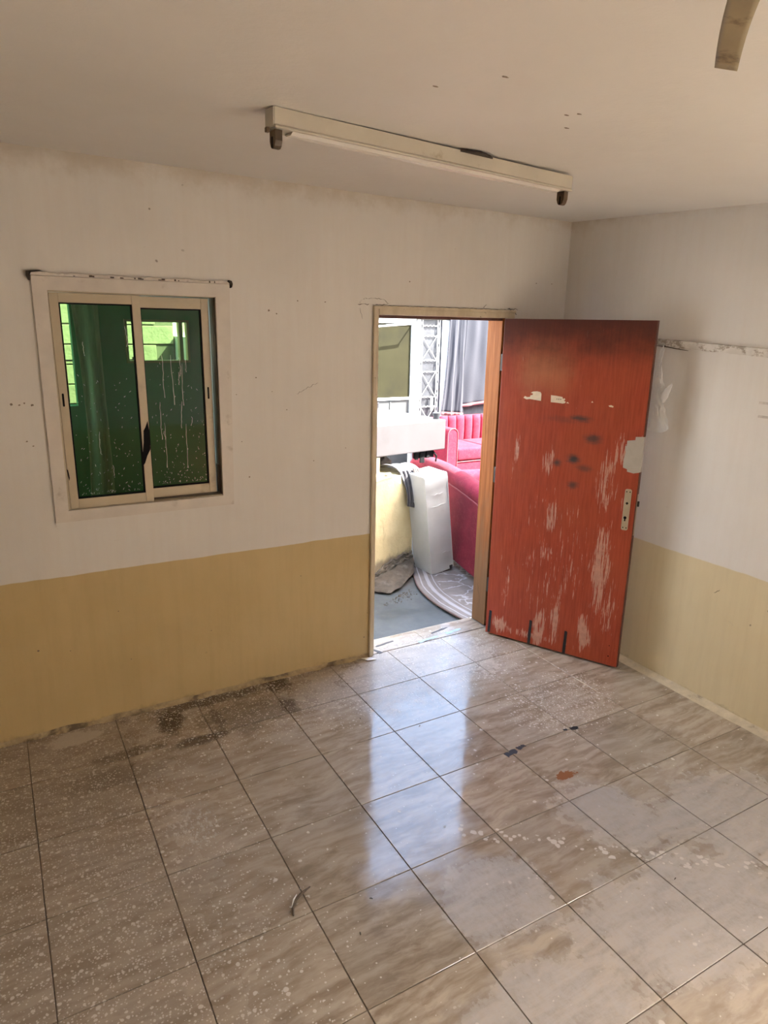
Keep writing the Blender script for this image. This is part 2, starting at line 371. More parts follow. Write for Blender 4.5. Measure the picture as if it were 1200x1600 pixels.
MAT['alu'] = simple('champagne_aluminium', (0.50, 0.425, 0.305), .42, .06, 9, metal=.15, dirt=(0.34, 0.28, 0.19), dscale=6, dlo=.56, dhi=.75)
MAT['alu_dark'] = simple('dirty_window_track', (0.13, 0.10, 0.07), .6, .3, 12)
MAT['black'] = simple('matt_black_rubber', (0.008, 0.008, 0.009), .8, .2, 10, spec=.15)
MAT['green'] = M_glass('green_tinted_glass', (0.17, 0.28, 0.125))
MAT['clear'] = M_glass('clear_glass', (0.88, 0.92, 0.90))
MAT['drip'] = simple('dried_white_drips', (0.68, 0.69, 0.62), .7, .1, 30)
MAT['fixture'] = simple('yellowed_white_enamel', (0.54, 0.495, 0.41), .38, .06, 6, dirt=(0.30, 0.22, 0.13), dscale=9, dlo=.60, dhi=.80)
MAT['refl'] = simple('white_reflector_enamel', (0.74, 0.70, 0.64), .22, .05, 6)
MAT['holder'] = simple('scorched_brown_plastic', (0.10, 0.065, 0.035), .5, .35, 30)
MAT['soot'] = simple('black_soot_plaster', (0.05, 0.038, 0.028), .9, .3, 20)
MAT['blade'] = simple('dusty_olive_fan_blade', (0.30, 0.245, 0.15), .5, .15, 5, dirt=(0.10, 0.07, 0.04), dscale=16, dlo=.55, dhi=.72)
MAT['fanmetal'] = simple('dusty_cream_fan_metal', (0.42, 0.36, 0.25), .4, .12, 8)
MAT['bag'] = M_bag()
MAT['tapegrey'] = simple('silver_grey_tape', (0.47, 0.44, 0.39), .32, .06, 18)
MAT['paperscrap'] = simple('torn_cream_paper', (0.78, 0.66, 0.50), .8, .08, 40)
MAT['ink'] = simple('faded_grey_ink', (0.36, 0.30, 0.24), .8, .2, 40)
MAT['plate'] = simple('dull_brass_lock_plate', (0.50, 0.435, 0.32), .35, .08, 20, metal=.4)
MAT['rust'] = simple('dark_hinge_steel', (0.03, 0.026, 0.022), .6, .35, 20, spec=.3)
MAT['edge'] = simple('dark_door_edge_wood', (0.115, 0.040, 0.026), .55, .3, 18)
MAT['crack'] = simple('dark_plaster_crack', (0.09, 0.07, 0.05), .9, .3, 20)
MAT['spot'] = simple('brown_wall_stain', (0.24, 0.19, 0.14), .9, .3, 40)
MAT['chip'] = simple('bare_grey_plaster', (0.55, 0.505, 0.46), .9, .2, 25, bump=.4)
MAT['sand'] = simple('sand_bounce_ground', (0.46, 0.42, 0.365), .9, .15, 3)  # sand tone picked to bounce warm daylight indoors
MAT['nbr'] = simple('ochre_fill_render', (0.56, 0.51, 0.45), .9, .1, 3)
MAT['concrete'] = M_concrete(); MAT['yellow'] = M_yellowwall(); MAT['carpet'] = M_carpet()
MAT['velvet'] = M_velvet('crimson_velvet', (0.145, 0.010, 0.024), (0.20, 0.016, 0.033))
MAT['piping'] = simple('pale_pink_piping', (0.22, 0.045, 0.055), .8, .1, 30)
MAT['curtain'] = M_cloth('grey_blue_curtain_cloth', (0.023, 0.025, 0.032))
MAT['hem'] = M_cloth('faded_pink_hem', (0.17, 0.06, 0.065))
MAT['whitepaint'] = simple('sunlit_white_gloss', (0.72, 0.72, 0.70), .45, .05, 8, dirt=(0.50, 0.48, 0.44), dscale=5, dlo=.6, dhi=.8)
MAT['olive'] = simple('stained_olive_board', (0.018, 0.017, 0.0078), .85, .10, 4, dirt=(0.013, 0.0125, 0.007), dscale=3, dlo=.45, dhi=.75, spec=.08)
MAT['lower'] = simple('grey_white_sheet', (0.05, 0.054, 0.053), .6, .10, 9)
MAT['farwall'] = simple('pale_yard_render', (0.62, 0.60, 0.55), .85, .08, 3, bump=.2)
MAT['ext'] = simple('cream_outer_render', (0.60, 0.55, 0.45), .85, .1, 4, bump=.2)
MAT['darkgap'] = simple('dark_gap_grey', (0.10, 0.10, 0.11), .9, .2, 15)
MAT['gpane'] = simple('frosted_grey_pane', (0.030, 0.033, 0.038), .45, .25, 14)
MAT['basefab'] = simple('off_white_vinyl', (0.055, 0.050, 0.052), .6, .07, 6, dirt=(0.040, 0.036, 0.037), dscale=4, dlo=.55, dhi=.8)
MAT['foot'] = simple('grey_plastic_foot', (0.025, 0.026, 0.03), .5, .2, 20)
MAT['slab'] = simple('silver_grey_leathercloth', (0.42, 0.43, 0.43), .45, .06, 7, dirt=(0.33, 0.33, 0.32), dscale=4, dlo=.55, dhi=.8)
MAT['jacket'] = M_cloth('charcoal_garment_cloth', (0.085, 0.082, 0.088), .15, 200)
MAT['jacket2'] = M_cloth('taupe_garment_cloth', (0.22, 0.19, 0.17), .15, 200)
MAT['batten'] = simple('weathered_batten_wood', (0.20, 0.155, 0.10), .8, .25, 14)
MAT['rubble'] = simple('grey_brown_rubble', (0.13, 0.11, 0.085), .95, .35, 20, bump=.5)
MAT['mat'] = simple('torn_brown_underlay', (0.085, 0.068, 0.050), .95, .25, 14, bump=.5, dirt=(0.16, 0.14, 0.115), dscale=10, dlo=.52, dhi=.7)
MAT['cardw'] = simple('white_card', (0.88, 0.88, 0.86), .7, .05, 20)
MAT['twig'] = simple('dry_grey_brown_twig', (0.11, 0.08, 0.055), .8, .35, 60)
MAT['tapebk'] = simple('worn_black_tape', (0.02, 0.02, 0.022), .5, .3, 40)
MAT['tapefloor'] = simple('worn_grey_tape_mark', (0.10, 0.095, 0.095), .7, .3, 30)
MAT['blue'] = simple('pale_blue_paint_smear', (0.42, 0.56, 0.66), .6, .12, 20)
MAT['block'] = simple('sunlit_concrete_block', (0.27, 0.27, 0.20), .9, .2, 14, bump=.3)
MAT['mortar'] = simple('grey_mortar', (0.15, 0.15, 0.12), .95, .1, 9)
MAT['annex'] = simple('dim_annex_render', (0.15, 0.42, 0.29), .9, .12, 3)
MAT['bounce_white'] = simple('sun_bounce_white', (0.78, 0.77, 0.74), .9, .05, 5)  # white for the walls that bounce sun through the doorway
MAT['sheet'] = M_cloth('pale_hanging_sheet', (0.60, 0.60, 0.54), .08, 100)
MAT['packet'] = simple('crumpled_foil_packet', (0.42, 0.38, 0.33), .35, .3, 25, metal=.3)
MAT['pinkcloth'] = M_cloth('salmon_pink_cloth', (0.55, 0.28, 0.22), .1, 100)

# ------------------------------------------------------------------ mesh helpers
class MB:
    def __init__(s): s.v = []; s.f = []; s.uv = None
    def add(s, vs, fs):
        o = len(s.v); s.v += [tuple(v) for v in vs]; s.f += [tuple(i + o for i in f) for f in fs]; return s
    def box(s, a, b):
        (x0, y0, z0), (x1, y1, z1) = a, b
        return s.add([(x0, y0, z0), (x1, y0, z0), (x1, y1, z0), (x0, y1, z0), (x0, y0, z1), (x1, y0, z1), (x1, y1, z1), (x0, y1, z1)],
                     [(0, 3, 2, 1), (4, 5, 6, 7), (0, 1, 5, 4), (1, 2, 6, 5), (2, 3, 7, 6), (3, 0, 4, 7)])
    def prism(s, poly, ax, a, b):
        """poly: 2-D outline; extruded along axis ax from a to b (poly gives the other two axes in order)."""
        n = len(poly)
        def mk(p, h):
            l = list(p); l.insert(ax, h); return tuple(l)
        vs = [mk(p, a) for p in poly] + [mk(p, b) for p in poly]
        return s.add(vs, [tuple(range(n))[::-1], tuple(range(n, 2 * n))] + [(i, (i + 1) % n, n + (i + 1) % n, n + i) for i in range(n)])
    def tube(s, pts, r, n=8, caps=True):
        pts = [Vector(p) for p in pts]; rs = r if isinstance(r, (list, tuple)) else [r] * len(pts)
        rings = []; ref = None
        for i, p in enumerate(pts):
            d = (pts[min(i + 1, len(pts) - 1)] - pts[max(i - 1, 0)]).normalized()
            if ref is None: ref = d.orthogonal().normalized()
            a = (ref - d * ref.dot(d)).normalized(); b = d.cross(a); ref = a
            rings.append([p + (a * math.cos(2 * math.pi * k / n) + b * math.sin(2 * math.pi * k / n)) * rs[i] for k in range(n)])
        vs = [v for g in rings for v in g]
        fs = [(i * n + k, i * n + (k + 1) % n, (i + 1) * n + (k + 1) % n, (i + 1) * n + k) for i in range(len(pts) - 1) for k in range(n)]
        if caps: fs += [tuple(range(n))[::-1], tuple(range((len(pts) - 1) * n, len(pts) * n))]
        return s.add(vs, fs)
    def grid(s, nu, nv, fn):
        vs = [fn(i / nu, j / nv) for j in range(nv + 1) for i in range(nu + 1)]
        w = nu + 1
        return s.add(vs, [(j * w + i, j * w + i + 1, (j + 1) * w + i + 1, (j + 1) * w + i) for j in range(nv) for i in range(nu)])
    def build(s, name, mat, parent=None, smooth=False, bevel=0.0, seg=2, solid=0.0, fix=True, subd=0):
        me = bpy.data.meshes.new(name); me.from_pydata(s.v, [], s.f); me.update()
        bm = bmesh.new(); bm.from_mesh(me)
        if fix: bmesh.ops.recalc_face_normals(bm, faces=bm.faces)
        if bevel:
            es = [e for e in bm.edges if len(e.link_faces) == 2 and e.calc_face_angle(0) > R(30)]
            bmesh.ops.bevel(bm, geom=es, offset=bevel, segments=seg, affect='EDGES', profile=.5, clamp_overlap=True)
        if smooth:
            for f in bm.faces: f.smooth = True
            for e in bm.edges:
                if len(e.link_faces) == 2 and e.calc_face_angle(0) > R(50): e.smooth = False
        bm.to_mesh(me); bm.free()
        me.materials.append(MAT[mat] if isinstance(mat, str) else mat)
        o = bpy.data.objects.new(name, me); COL.objects.link(o)
        if parent is not None: o.parent = parent
        if solid:
            md = o.modifiers.new('thickness', 'SOLIDIFY'); md.thickness = solid; md.offset = 0
        if subd:
            md = o.modifiers.new('smooth', 'SUBSURF'); md.levels = subd; md.render_levels = subd
        return o
def tag(o, label, cat, group=None, kind=None):
    o['label'] = label; o['category'] = cat
    if group: o['group'] = group
    if kind: o['kind'] = kind
    return o
def empty(name, loc=(0, 0, 0), rz=0.0):
    o = bpy.data.objects.new(name, None); o.empty_display_size = .1; COL.objects.link(o)
    o.location = loc; o.rotation_euler = (0, 0, rz); return o
def copy(o, parent, loc=None, rot=None):
    c = o.copy(); COL.objects.link(c); c.parent = parent
    if loc is not None: c.location = loc
    if rot is not None: c.rotation_euler = rot
    return c
def jit(a): return random.uniform(-a, a)
ZO = -0.10        # level of the yard outside the door
ceil_z = lambda x, y: 2.583 + .0125 * (3.24 - x) + .042 * y

# ------------------------------------------------------------------ room shell
XL, XR, YB, YF = -1.5, 3.24, 0.0, -4.7
fl = MB().box((XL - .15, YF - .15, -.25), (XR + .15, .17, -.0035)).build('floor', 'grout')
tag(fl, 'tan marbled floor tiles with whitewash splatter and grey dust', 'floor', kind='structure')
g = .0018
full = None
def add_tile(x0, x1, y0, y1, shared=None):
    w, d = x1 - x0, y1 - y0
    cx, cy = (x0 + x1) / 2, (y0 + y1) / 2
    rot = (jit(.0011), jit(.0011), 0)
    if shared is not None: o = copy(shared, fl)
    else: o = MB().box((-w / 2 + g, -d / 2 + g, -.009), (w / 2 - g, d / 2 - g, 0)).build('tile', 'tile', fl, bevel=.0012, seg=1)
    o.location = (cx, cy, 0); o.rotation_euler = rot
    return o
xs = [XL] + [.4 * i for i in range(-3, 9)]
ys = [0.0] + [-.372 - .4 * j for j in range(0, 11)] + [YF]
for i in range(len(xs) - 1):
    for j in range(len(ys) - 1):
        x0, x1, y1, y0 = xs[i], xs[i + 1], ys[j], ys[j + 1]
        if abs(x1 - x0 - .4) < 1e-6 and abs(y1 - y0 - .4) < 1e-6:
            o = add_tile(x0, x1, y0, y1, full)
            if full is None: full = o
        else: add_tile(x0, x1, y0, y1)
for x0, x1 in ((1.885, 2.30), (2.30, 2.765)): add_tile(x0, x1, 0.004, .178)

DX0, DX1, DZ = 1.872, 2.825, 2.050          # rough door opening
WX0, WX1, WZ0, WZ1 = .285, 1.025, 1.085, 2.085
wb = MB()
T = .17
for a, b in (((XL - .15, 0, -.02), (WX0, T, 2.75)), ((WX0, 0, -.02), (WX1, T, WZ0)), ((WX0, 0, WZ1), (WX1, T, 2.75)), ((WX1, 0, -.02), (DX0, T, 2.75)),
             ((DX0, 0, DZ), (DX1, T, 2.75)), ((DX1, 0, -.02), (XR + .15, T, 2.75))): wb.box(a, b)
wall_back = wb.build('wall_back', 'wall')
tag(wall_back, 'white over cream painted wall holding the window and the doorway', 'wall', kind='structure')
SY0, SY1, SZ0, SZ1 = -4.62, -3.78, .20, 2.10     # opening added out of view to let fill daylight in
wr = MB()
for a, b in (((XR, SY1, -.02), (XR + .15, 0.0, 2.75)), ((XR, YF - .15, -.02), (XR + .15, SY0, 2.75)), ((XR, SY0, -.02), (XR + .15, SY1, SZ0)), ((XR, SY0, SZ1), (XR + .15, SY1, 2.75))): wr.box(a, b)
wall_right = wr.build('wall_right', 'wall_r')
tag(wall_right, 'white over cream painted wall behind the open red door', 'wall', kind='structure')
wall_left = MB().box((XL - .15, YF - .15, -.02), (XL, 0.0, 2.75)).build('wall_left', 'wall')
tag(wall_left, 'white over cream painted wall beyond the window, out of the picture', 'wall', kind='structure')
RX0, RX1, RZ0, RZ1 = 2.40, 3.18, .02, 2.30  # rear opening added out of view for fill light
wf = MB()
for a, b in (((XL, YF - .15, -.02), (RX0, YF, 2.75)), ((RX1, YF - .15, -.02), (XR, YF, 2.75)), ((RX0, YF - .15, -.02), (RX1, YF, RZ0)), ((RX0, YF - .15, RZ1), (RX1, YF, 2.75))): wf.box(a, b)
wall_front = wf.build('wall_front', 'wall')
tag(wall_front, 'painted wall behind the viewer, with an opening added for fill light', 'wall', kind='structure')
cb = MB()
cs = [(XL - .3, YF - .3), (XR + .3, YF - .3), (XR + .3, .30), (XL - .3, .30)]
cb.add([(x, y, ceil_z(x, y)) for x, y in cs] + [(x, y, 2.95) for x, y in cs], [(0, 1, 2, 3), (4, 7, 6, 5), (0, 4, 5, 1), (1, 5, 6, 2), (2, 6, 7, 3), (3, 7, 4, 0)])
ceil = cb.build('ceiling', 'ceil')
tag(ceil, 'plain dull white painted ceiling', 'ceiling', kind='structure')

def wavy_strip(name, mat, p0, p1, inward, up, w0, h0, n=90, amp=.4, sd=0):
    """uneven fillet of cement along a wall foot."""
    p0, p1, inward = Vector(p0), Vector(p1), Vector(inward)
    mb = MB(); rows = []
    for i in range(n + 1):
        p = p0.lerp(p1, i / n)
        k = mnoise.noise(Vector((i * .31 + sd, sd, 0))); k2 = mnoise.noise(Vector((i * .17 + sd, 9 + sd, 0)))
        w = w0 * (1 + amp * k); h = h0 * (1 + amp * k2)
        rows.append([p + Vector((0, 0, .0003)), p + inward * w + Vector((0, 0, .0003)), p + inward * w * .8 + Vector((0, 0, .004)), p + inward * w * .25 + Vector((0, 0, h * .45)), p + Vector((0, 0, h))])
    vs = [v for r_ in rows for v in r_]
    fs = [(i * 5 + k, i * 5 + (k + 1) % 5, (i + 1) * 5 + (k + 1) % 5, (i + 1) * 5 + k) for i in range(n) for k in range(5)] + [(4, 3, 2, 1, 0), tuple(n * 5 + k for k in range(5))]
    return mb.add(vs, fs).build(name, mat, smooth=True)
o = wavy_strip('baseboard_right', 'skirt', (XR, YF, 0), (XR, 0, 0), (-1, 0, 0), .02, .048, .022, 120, .22, 3.0)
tag(o, 'uneven cream cement strip along the foot of the wall by the red door', 'skirting', kind='structure')
o = wavy_strip('baseboard_back', 'dirtyskirt', (XL, 0, 0), (1.868, 0, 0), (0, -1, 0), .02, .020, .020, 160, .75, 11.0)
tag(o, 'grimy crumbling cement line along the foot of the wall under the window', 'skirting', kind='structure')

# plaster damage above the door frame
def crack_line(pts, w, name, parent, mat='crack', y=-.0015):
    mb = MB(); n = len(pts); vs = []
    for i, (x, z) in enumerate(pts):
        a = pts[max(i - 1, 0)]; b = pts[min(i + 1, n - 1)]
        d = Vector((b[0] - a[0], b[1] - a[1])).normalized(); nn = Vector((-d.y, d.x)) * w * (.35 + .65 * random.random()) * (0.3 if i in (0, n - 1) else 1)
        for yy in (y, .004): vs += [(x + nn.x, yy, z + nn.y), (x - nn.x, yy, z - nn.y)]
    fs = []
    for i in range(n - 1):
        k = i * 4
        fs += [(k, k + 4, k + 5, k + 1), (k + 2, k + 3, k + 7, k + 6), (k, k + 2, k + 6, k + 4), (k + 1, k + 5, k + 7, k + 3)]
    return mb.add(vs, fs).build(name, mat, parent)
def wobbly(x0, z0, x1, z1, n, a): return [(x0 + (x1 - x0) * i / n + jit(a * .5), z0 + (z1 - z0) * i / n + jit(a)) for i in range(n + 1)]
for seg, w in ((wobbly(1.775, 2.060, 1.955, 2.064, 16, .004), .0022), (wobbly(1.785, 2.066, 1.815, 2.090, 6, .002), .0012), (wobbly(1.815, 2.090, 1.93, 2.092, 12, .003), .0010),
               (wobbly(1.93, 2.092, 1.962, 2.068, 6, .003), .0012), (wobbly(1.85, 2.066, 1.90, 2.086, 8, .004), .0016), (wobbly(1.955, 2.058, 2.82, 2.060, 60, .0022), .0014),
               (wobbly(2.60, 2.062, 2.625, 2.085, 5, .002), .0008), (wobbly(2.78, 2.062, 2.86, 2.062, 9, .006), .0022), (wobbly(2.826, 2.058, 2.858, 2.030, 6, .004), .0018),
               (wobbly(1.790, 2.036, 1.800, 1.985, 6, .006), .0006), (wobbly(1.47, 1.63, 1.545, 1.66, 10, .006), .0008), (wobbly(1.42, 1.60, 1.47, 1.63, 6, .005), .0006)):
    crack_line(seg, w, 'plaster_crack', wall_back)
mb = MB()
pl = [(1.782, 2.062), (1.80, 2.085), (1.83, 2.089), (1.87, 2.084), (1.90, 2.090), (1.935, 2.086), (1.955, 2.067), (1.91, 2.064), (1.86, 2.062), (1.82, 2.064)]
mb.prism(pl, 1, -.0028, .003); mb.build('plaster_chip', 'wall', wall_back)
# small stains and nail holes
def blot(r, n=9): return [(r * random.uniform(.55, 1.25) * math.cos(2 * math.pi * k / n), r * random.uniform(.45, 1.1) * math.sin(2 * math.pi * k / n)) for k in range(n)]
for x, z, r in ((0.112, 1.599, 3), (0.141, 1.595, 2), (0.161, 1.603, 2), (0.19, 1.594, 3), (0.153, 1.437, 2), (0.176, 1.415, 2), (1.28, 2.016, 3), (1.32, 2.001, 2), (1.434, 2.066, 2), (1.586, 2.065, 2), (1.204, 1.691, 2),
                (1.287, 1.619, 1.5), (1.365, 1.524, 1.5), (1.10, 1.61, 1.5), (1.153, 1.187, 2), (1.514, 1.243, 1.5), (1.706, 1.299, 1.5), (1.119, 1.373, 1.5), (2.091, 2.187, 2), (2.993, 2.217, 2), (3.117, 2.219, 2),
                (0.096, 0.447, 2.5), (0.231, 0.415, 1.5), (0.503, 0.306, 1.5), (0.914, 0.375, 1.5), (0.463, 0.575, 1.5), (1.43, 0.595, 1.5)):
    MB().prism([(x + a, z + b) for a, b in blot(.0021 * r)], 1, -.0006, .001).build('stain_spot', 'spot', wall_back)
for x, y in ((1.531, -1.724), (1.548, -1.756), (1.63, -1.621), (1.103, -1.704), (1.19, -1.874)):
    zc = ceil_z(x, y); MB().prism([(x + a * 1.6, y + b) for a, b in blot(.0055)], 2, zc - .0008, zc + .002).build('stain_spot', 'spot', ceil)
for y, z, w in ((-1.389, 1.631, .028), (-1.40, 1.566, .034)):
    MB().box((XR - .0008, y - w, z - .006), (XR + .001, y + w, z + .006)).build('tape_trace', 'chip', wall_right)
# cracks and scuffs on the other walls
for y0, z0, y1, z1 in ((-1.285, .625, -1.315, .65),):
    mb = MB(); n = 7
    for i in range(n): pass
    pts = [(XR - .001, y0 + (y1 - y0) * i / n + jit(.003), z0 + (z1 - z0) * i / n + jit(.003)) for i in range(n + 1)]
    mb.tube(pts, [.0004] + [.0012] * (n - 1) + [.0004], 5).build('wall_scratch', 'crack', wall_right)

# ------------------------------------------------------------------ door frame
fr = empty('trim_1', (2.33, 0, 0)); tag(fr, 'cream painted door frame with a bare orange wood jamb', 'door frame', kind='structure')
def fpart(name, a, b, mat, bevel=.003):
    ox, oy, oz = 2.33, 0, 0
    return MB().box((a[0] - ox, a[1], a[2]), (b[0] - ox, b[1], b[2])).build(name, mat, fr, bevel=bevel)
fpart('jamb', (DX0, -.012, 0), (1.898, .165, 2.050), 'frame')
fpart('jamb', (2.775, .028, 0), (2.825, .168, 2.010), 'jamb', .002)
fpart('jamb_rebate', (2.790, -.012, 0), (2.830, .026, 2.010), 'frame')
fpart('head', (DX0 + .027, -.012, 2.010), (2.835, .165, 2.052), 'frame')
fpart('architrave', (DX0 - .008, -.022, 0), (DX0 + .010, -.001, 2.056), 'frame', .004)
fpart('architrave', (DX0 + .011, -.017, 2.040), (2.838, -.0125, 2.056), 'frame', .002)
fpart('head_stop', (1.899, .028, 1.994), (2.774, .060, 2.009), 'edge', .002)
for z in (.30, 1.05, 1.75):
    h = MB().tube([(2.772 - 2.33, -.018, z - .05), (2.772 - 2.33, -.018, z + .05)], .006, 8).box((2.7735 - 2.33, -.012, z - .05), (2.789 - 2.33, .022, z + .05)).build('hinge', 'rust', fr)

# ------------------------------------------------------------------ the red door leaf
DW, DH, DT = .852, 1.993, .040
TH = math.atan2(-.8902, .4556)
door = empty('door_1', (2.7035, -.0785, .013), TH)
tag(door, 'red wooden door standing open with flaked paint, lock plate and tape', 'door', kind='structure')
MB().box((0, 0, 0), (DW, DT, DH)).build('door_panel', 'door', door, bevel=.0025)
MB().box((DW, .003, .0), (DW + .004, DT - .002, DH)).build('edge_strip', 'edge', door)
MB().box((DW + .004, .012, .82), (DW + .0055, .030, 1.06)).build('latch_plate', 'plate', door, bevel=.001)
MB().box((DW + .005, .015, .99), (DW + .016, .027, 1.02)).build('latch_bolt', 'rust', door, bevel=.002)
def poly_patch(name, pts, mat, y=-.0016, back=.001, parent=door):
    return MB().prism([(x, z) for x, z in pts], 1, y, back).build(name, mat, parent)
O = .013
s1 = poly_patch('paper_remnant', [(.150, 1.545), (.158, 1.556), (.172, 1.551), (.190, 1.553), (.192, 1.562), (.205, 1.566), (.207, 1.574), (.193, 1.577), (.206, 1.585), (.230, 1.588), (.252, 1.585), (.258, 1.575), (.258, 1.535), (.22, 1.538), (.19, 1.541), (.17, 1.537)], 'paperscrap')
s2 = poly_patch('paper_remnant', [(.316, 1.572), (.350, 1.570), (.385, 1.566), (.387, 1.556), (.398, 1.560), (.402, 1.552), (.394, 1.546), (.406, 1.540), (.401, 1.532), (.390, 1.529), (.36, 1.531), (.318, 1.532)], 'paperscrap')
for a, b in ((.350, .356), (.360, .368), (.372, .380)):
    poly_patch('faded_print', [(a, 1.548), (b, 1.550), (b, 1.556), (a, 1.555)], 'ink', -.0022, -.0012, s2)
poly_patch('paper_remnant', [(.409, 1.534), (.418, 1.541), (.425, 1.532)], 'paperscrap')
poly_patch('paper_remnant', [(.551, 1.547), (.557, 1.556), (.563, 1.547)], 'paperscrap')
poly_patch('paper_remnant', [(.648, 1.537), (.662, 1.541), (.676, 1.536), (.674, 1.529), (.655, 1.531)], 'paperscrap')
tp = MB().prism([(.770, 1.355), (.812, 1.362), (.813, 1.380), (DW, 1.384), (DW, 1.186), (.822, 1.178), (.787, 1.184), (.786, 1.197), (.763, 1.204), (.762, 1.250), (.768, 1.29), (.762, 1.325), (.771, 1.326)], 1, -.002, .001)
tp.box((DW - .001, -.002, 1.188), (DW + .006, .030, 1.383))
tp = tp.build('grey_tape_patch', 'tapegrey', door); tp['label'] = 'silver grey tape patch wrapped over the door edge'
for z, x0 in ((1.330, .764), (1.262, .766), (1.205, .775)):
    poly_patch('tape_strip', [(x0, z), (DW - .002, z + .006), (DW - .002, z + .009), (x0, z + .003)], 'tapegrey', -.0028, -.0018, tp)
lp = MB()
def rrect(cx, cz, w, h, r, n=4):
    out = []
    for sx, sz, a0 in ((1, 1, 0), (-1, 1, 90), (-1, -1, 180), (1, -1, 270)):
        for k in range(n + 1):
            a = R(a0 + 90 * k / n); out.append((cx + sx * (w / 2 - r) + r * math.cos(a), cz + sz * (h / 2 - r) + r * math.sin(a)))
    return out
lp = MB().prism(rrect(.808, .968, .036, .238, .010), 1, -.006, .001).build('lock_plate', 'plate', door, bevel=.0015); lp['label'] = 'pale brass lock plate without its handle'
def disc(cx, cz, r, name, mat, n=12, y0=-.0068, y1=-.004, parent=lp): return MB().prism([(cx + r * math.cos(2 * math.pi * k / n), cz + r * math.sin(2 * math.pi * k / n)) for k in range(n)], 1, y0, y1).build(name, mat, parent)
disc(.808, 1.006, .0085, 'spindle_hole', 'black', 4)
disc(.806, .922, .0085, 'keyhole', 'black'); MB().box((.8025, -.0068, .902), (.8095, -.004, .922)).build('keyhole', 'black', lp)
for dx, dz in ((-.008, .104), (.010, .104), (-.008, -.104), (.010, -.104)): disc(.808 + dx, .968 + dz, .0035, 'screw_hole', 'black', 8)
for x0, z0, x1, z1 in ((.016, .006, .036, .158), (.294, -.0, .312, .160), (.523, -.0, .541, .148)):
    poly_patch('black_tape_strip', [(x0 - .001, z0), (x0 + .017, z0), (x1 + .002, z1), (x1 - .015, z1 + .002)], 'tapebk', -.0018)
for z in (.30, 1.05, 1.75):
    MB().box((-.0045, .006, z - .05), (-.0005, DT - .004, z + .05)).build('hinge_leaf', 'rust', door)
disc(.800, .060, .004, 'screw_hole', 'black', 8, -.0015, .001, door)
disc(.800, .128, .003, 'screw_hole', 'black', 8, -.0015, .001, door)

# ------------------------------------------------------------------ window
win = empty('window_1', (.655, 0, WZ0)); tag(win, 'sliding window with green glass in a white casing', 'window', kind='structure')
def wp(name, a, b, mat, parent=win, bevel=.0015): return MB().box((a[0] - .655, a[1], a[2] - WZ0), (b[0] - .655, b[1], b[2] - WZ0)).build(name, mat, parent, bevel=bevel)
def wprism(name, pts, y0, y1, mat, parent=win): return MB().prism([(x - .655, z - WZ0) for x, z in pts], 1, y0, y1).build(name, mat, parent)
c0, c1, c2, c3 = (.240, 2.128), (1.082, 2.128), (1.062, 1.055), (.232, 1.058)
i0, i1, i2, i3 = (.296, 2.072), (1.012, 2.068), (1.008, 1.106), (.289, 1.110)
for q in ((c0, c1, i1, i0), (i1, c1, c2, i2), (i3, i2, c2, c3), (c0, i0, i3, c3)): wprism('casing', q, -.014, .0, 'casing')
# outer aluminium frame
ax0, ax1, az0, az1 = .287, 1.022, 1.088, 2.082
wp('frame_rail', (ax0, .002, az1 - .016), (ax1, .085, az1), 'alu'); wp('frame_rail', (ax0, .002, az0), (ax1, .085, az0 + .022), 'alu')
wp('frame_stile', (ax0, .002, az0 + .022), (ax0 + .012, .085, az1 - .016), 'alu'); wp('frame_stile', (ax1 - .014, .002, az0 + .022), (ax1, .085, az1 - .016), 'alu_dark')
wp('track', (ax0 + .012, .034, az0 + .0225), (ax1 - .014, .040, az0 + .030), 'alu_dark')
def sash(x0, x1, z0, z1, y0, y1, sl, sr, rt, rb, hx, flip):
    s_ = empty('sash'); s_.parent = win
    wp('stile', (x0, y0, z0), (x0 + sl, y1, z1), 'alu', s_); wp('stile', (x1 - sr, y0, z0), (x1, y1, z1), 'alu', s_)
    wp('rail', (x0 + sl, y0, z1 - rt), (x1 - sr, y1, z1), 'alu', s_); wp('rail', (x0 + sl, y0, z0), (x1 - sr, y1, z0 + rb), 'alu', s_)
    ym = (y0 + y1) / 2; e = .006
    for nm, a, b in (('gasket', (x0 + sl, ym - .009, z0 + rb), (x0 + sl + e, ym + .009, z1 - rt)), ('gasket', (x1 - sr - e, ym - .009, z0 + rb), (x1 - sr, ym + .009, z1 - rt)),
                     ('gasket', (x0 + sl + e, ym - .009, z1 - rt - e), (x1 - sr - e, ym + .009, z1 - rt)), ('gasket', (x0 + sl + e, ym - .009, z0 + rb), (x1 - sr - e, ym + .009, z0 + rb + e))):
        wp(nm, a, b, 'black', s_, 0)
    # pane: a single sheet of tinted glass
    pn = MB().add([(x0 + sl + .002 - .655, ym, z0 + rb + .002 - WZ0), (x1 - sr - .002 - .655, ym, z0 + rb + .002 - WZ0), (x1 - sr - .002 - .655, ym, z1 - rt - .002 - WZ0), (x0 + sl + .002 - .655, ym, z1 - rt - .002 - WZ0)], [(0, 1, 2, 3)]).build('pane', 'green', s_)
    zc = 1.61 + (.0 if flip else .008)
    wprism('pull_plate', rrect(hx, zc, .018, .105, .003), y0 - .0015, y0 + .002, 'alu', s_)
    wprism('finger_pull', rrect(hx, zc, .0085, .058, .004), y0 - .0022, y0 + .002, 'black', s_)
    return s_, ym
s_l, yl = sash(.300, .672, 1.110, 2.064, .006, .030, .036, .036, .040, .046, .316, True)
s_r, yr = sash(.640, .992, 1.112, 2.062, .044, .068, .036, .036, .050, .052, .972, False)
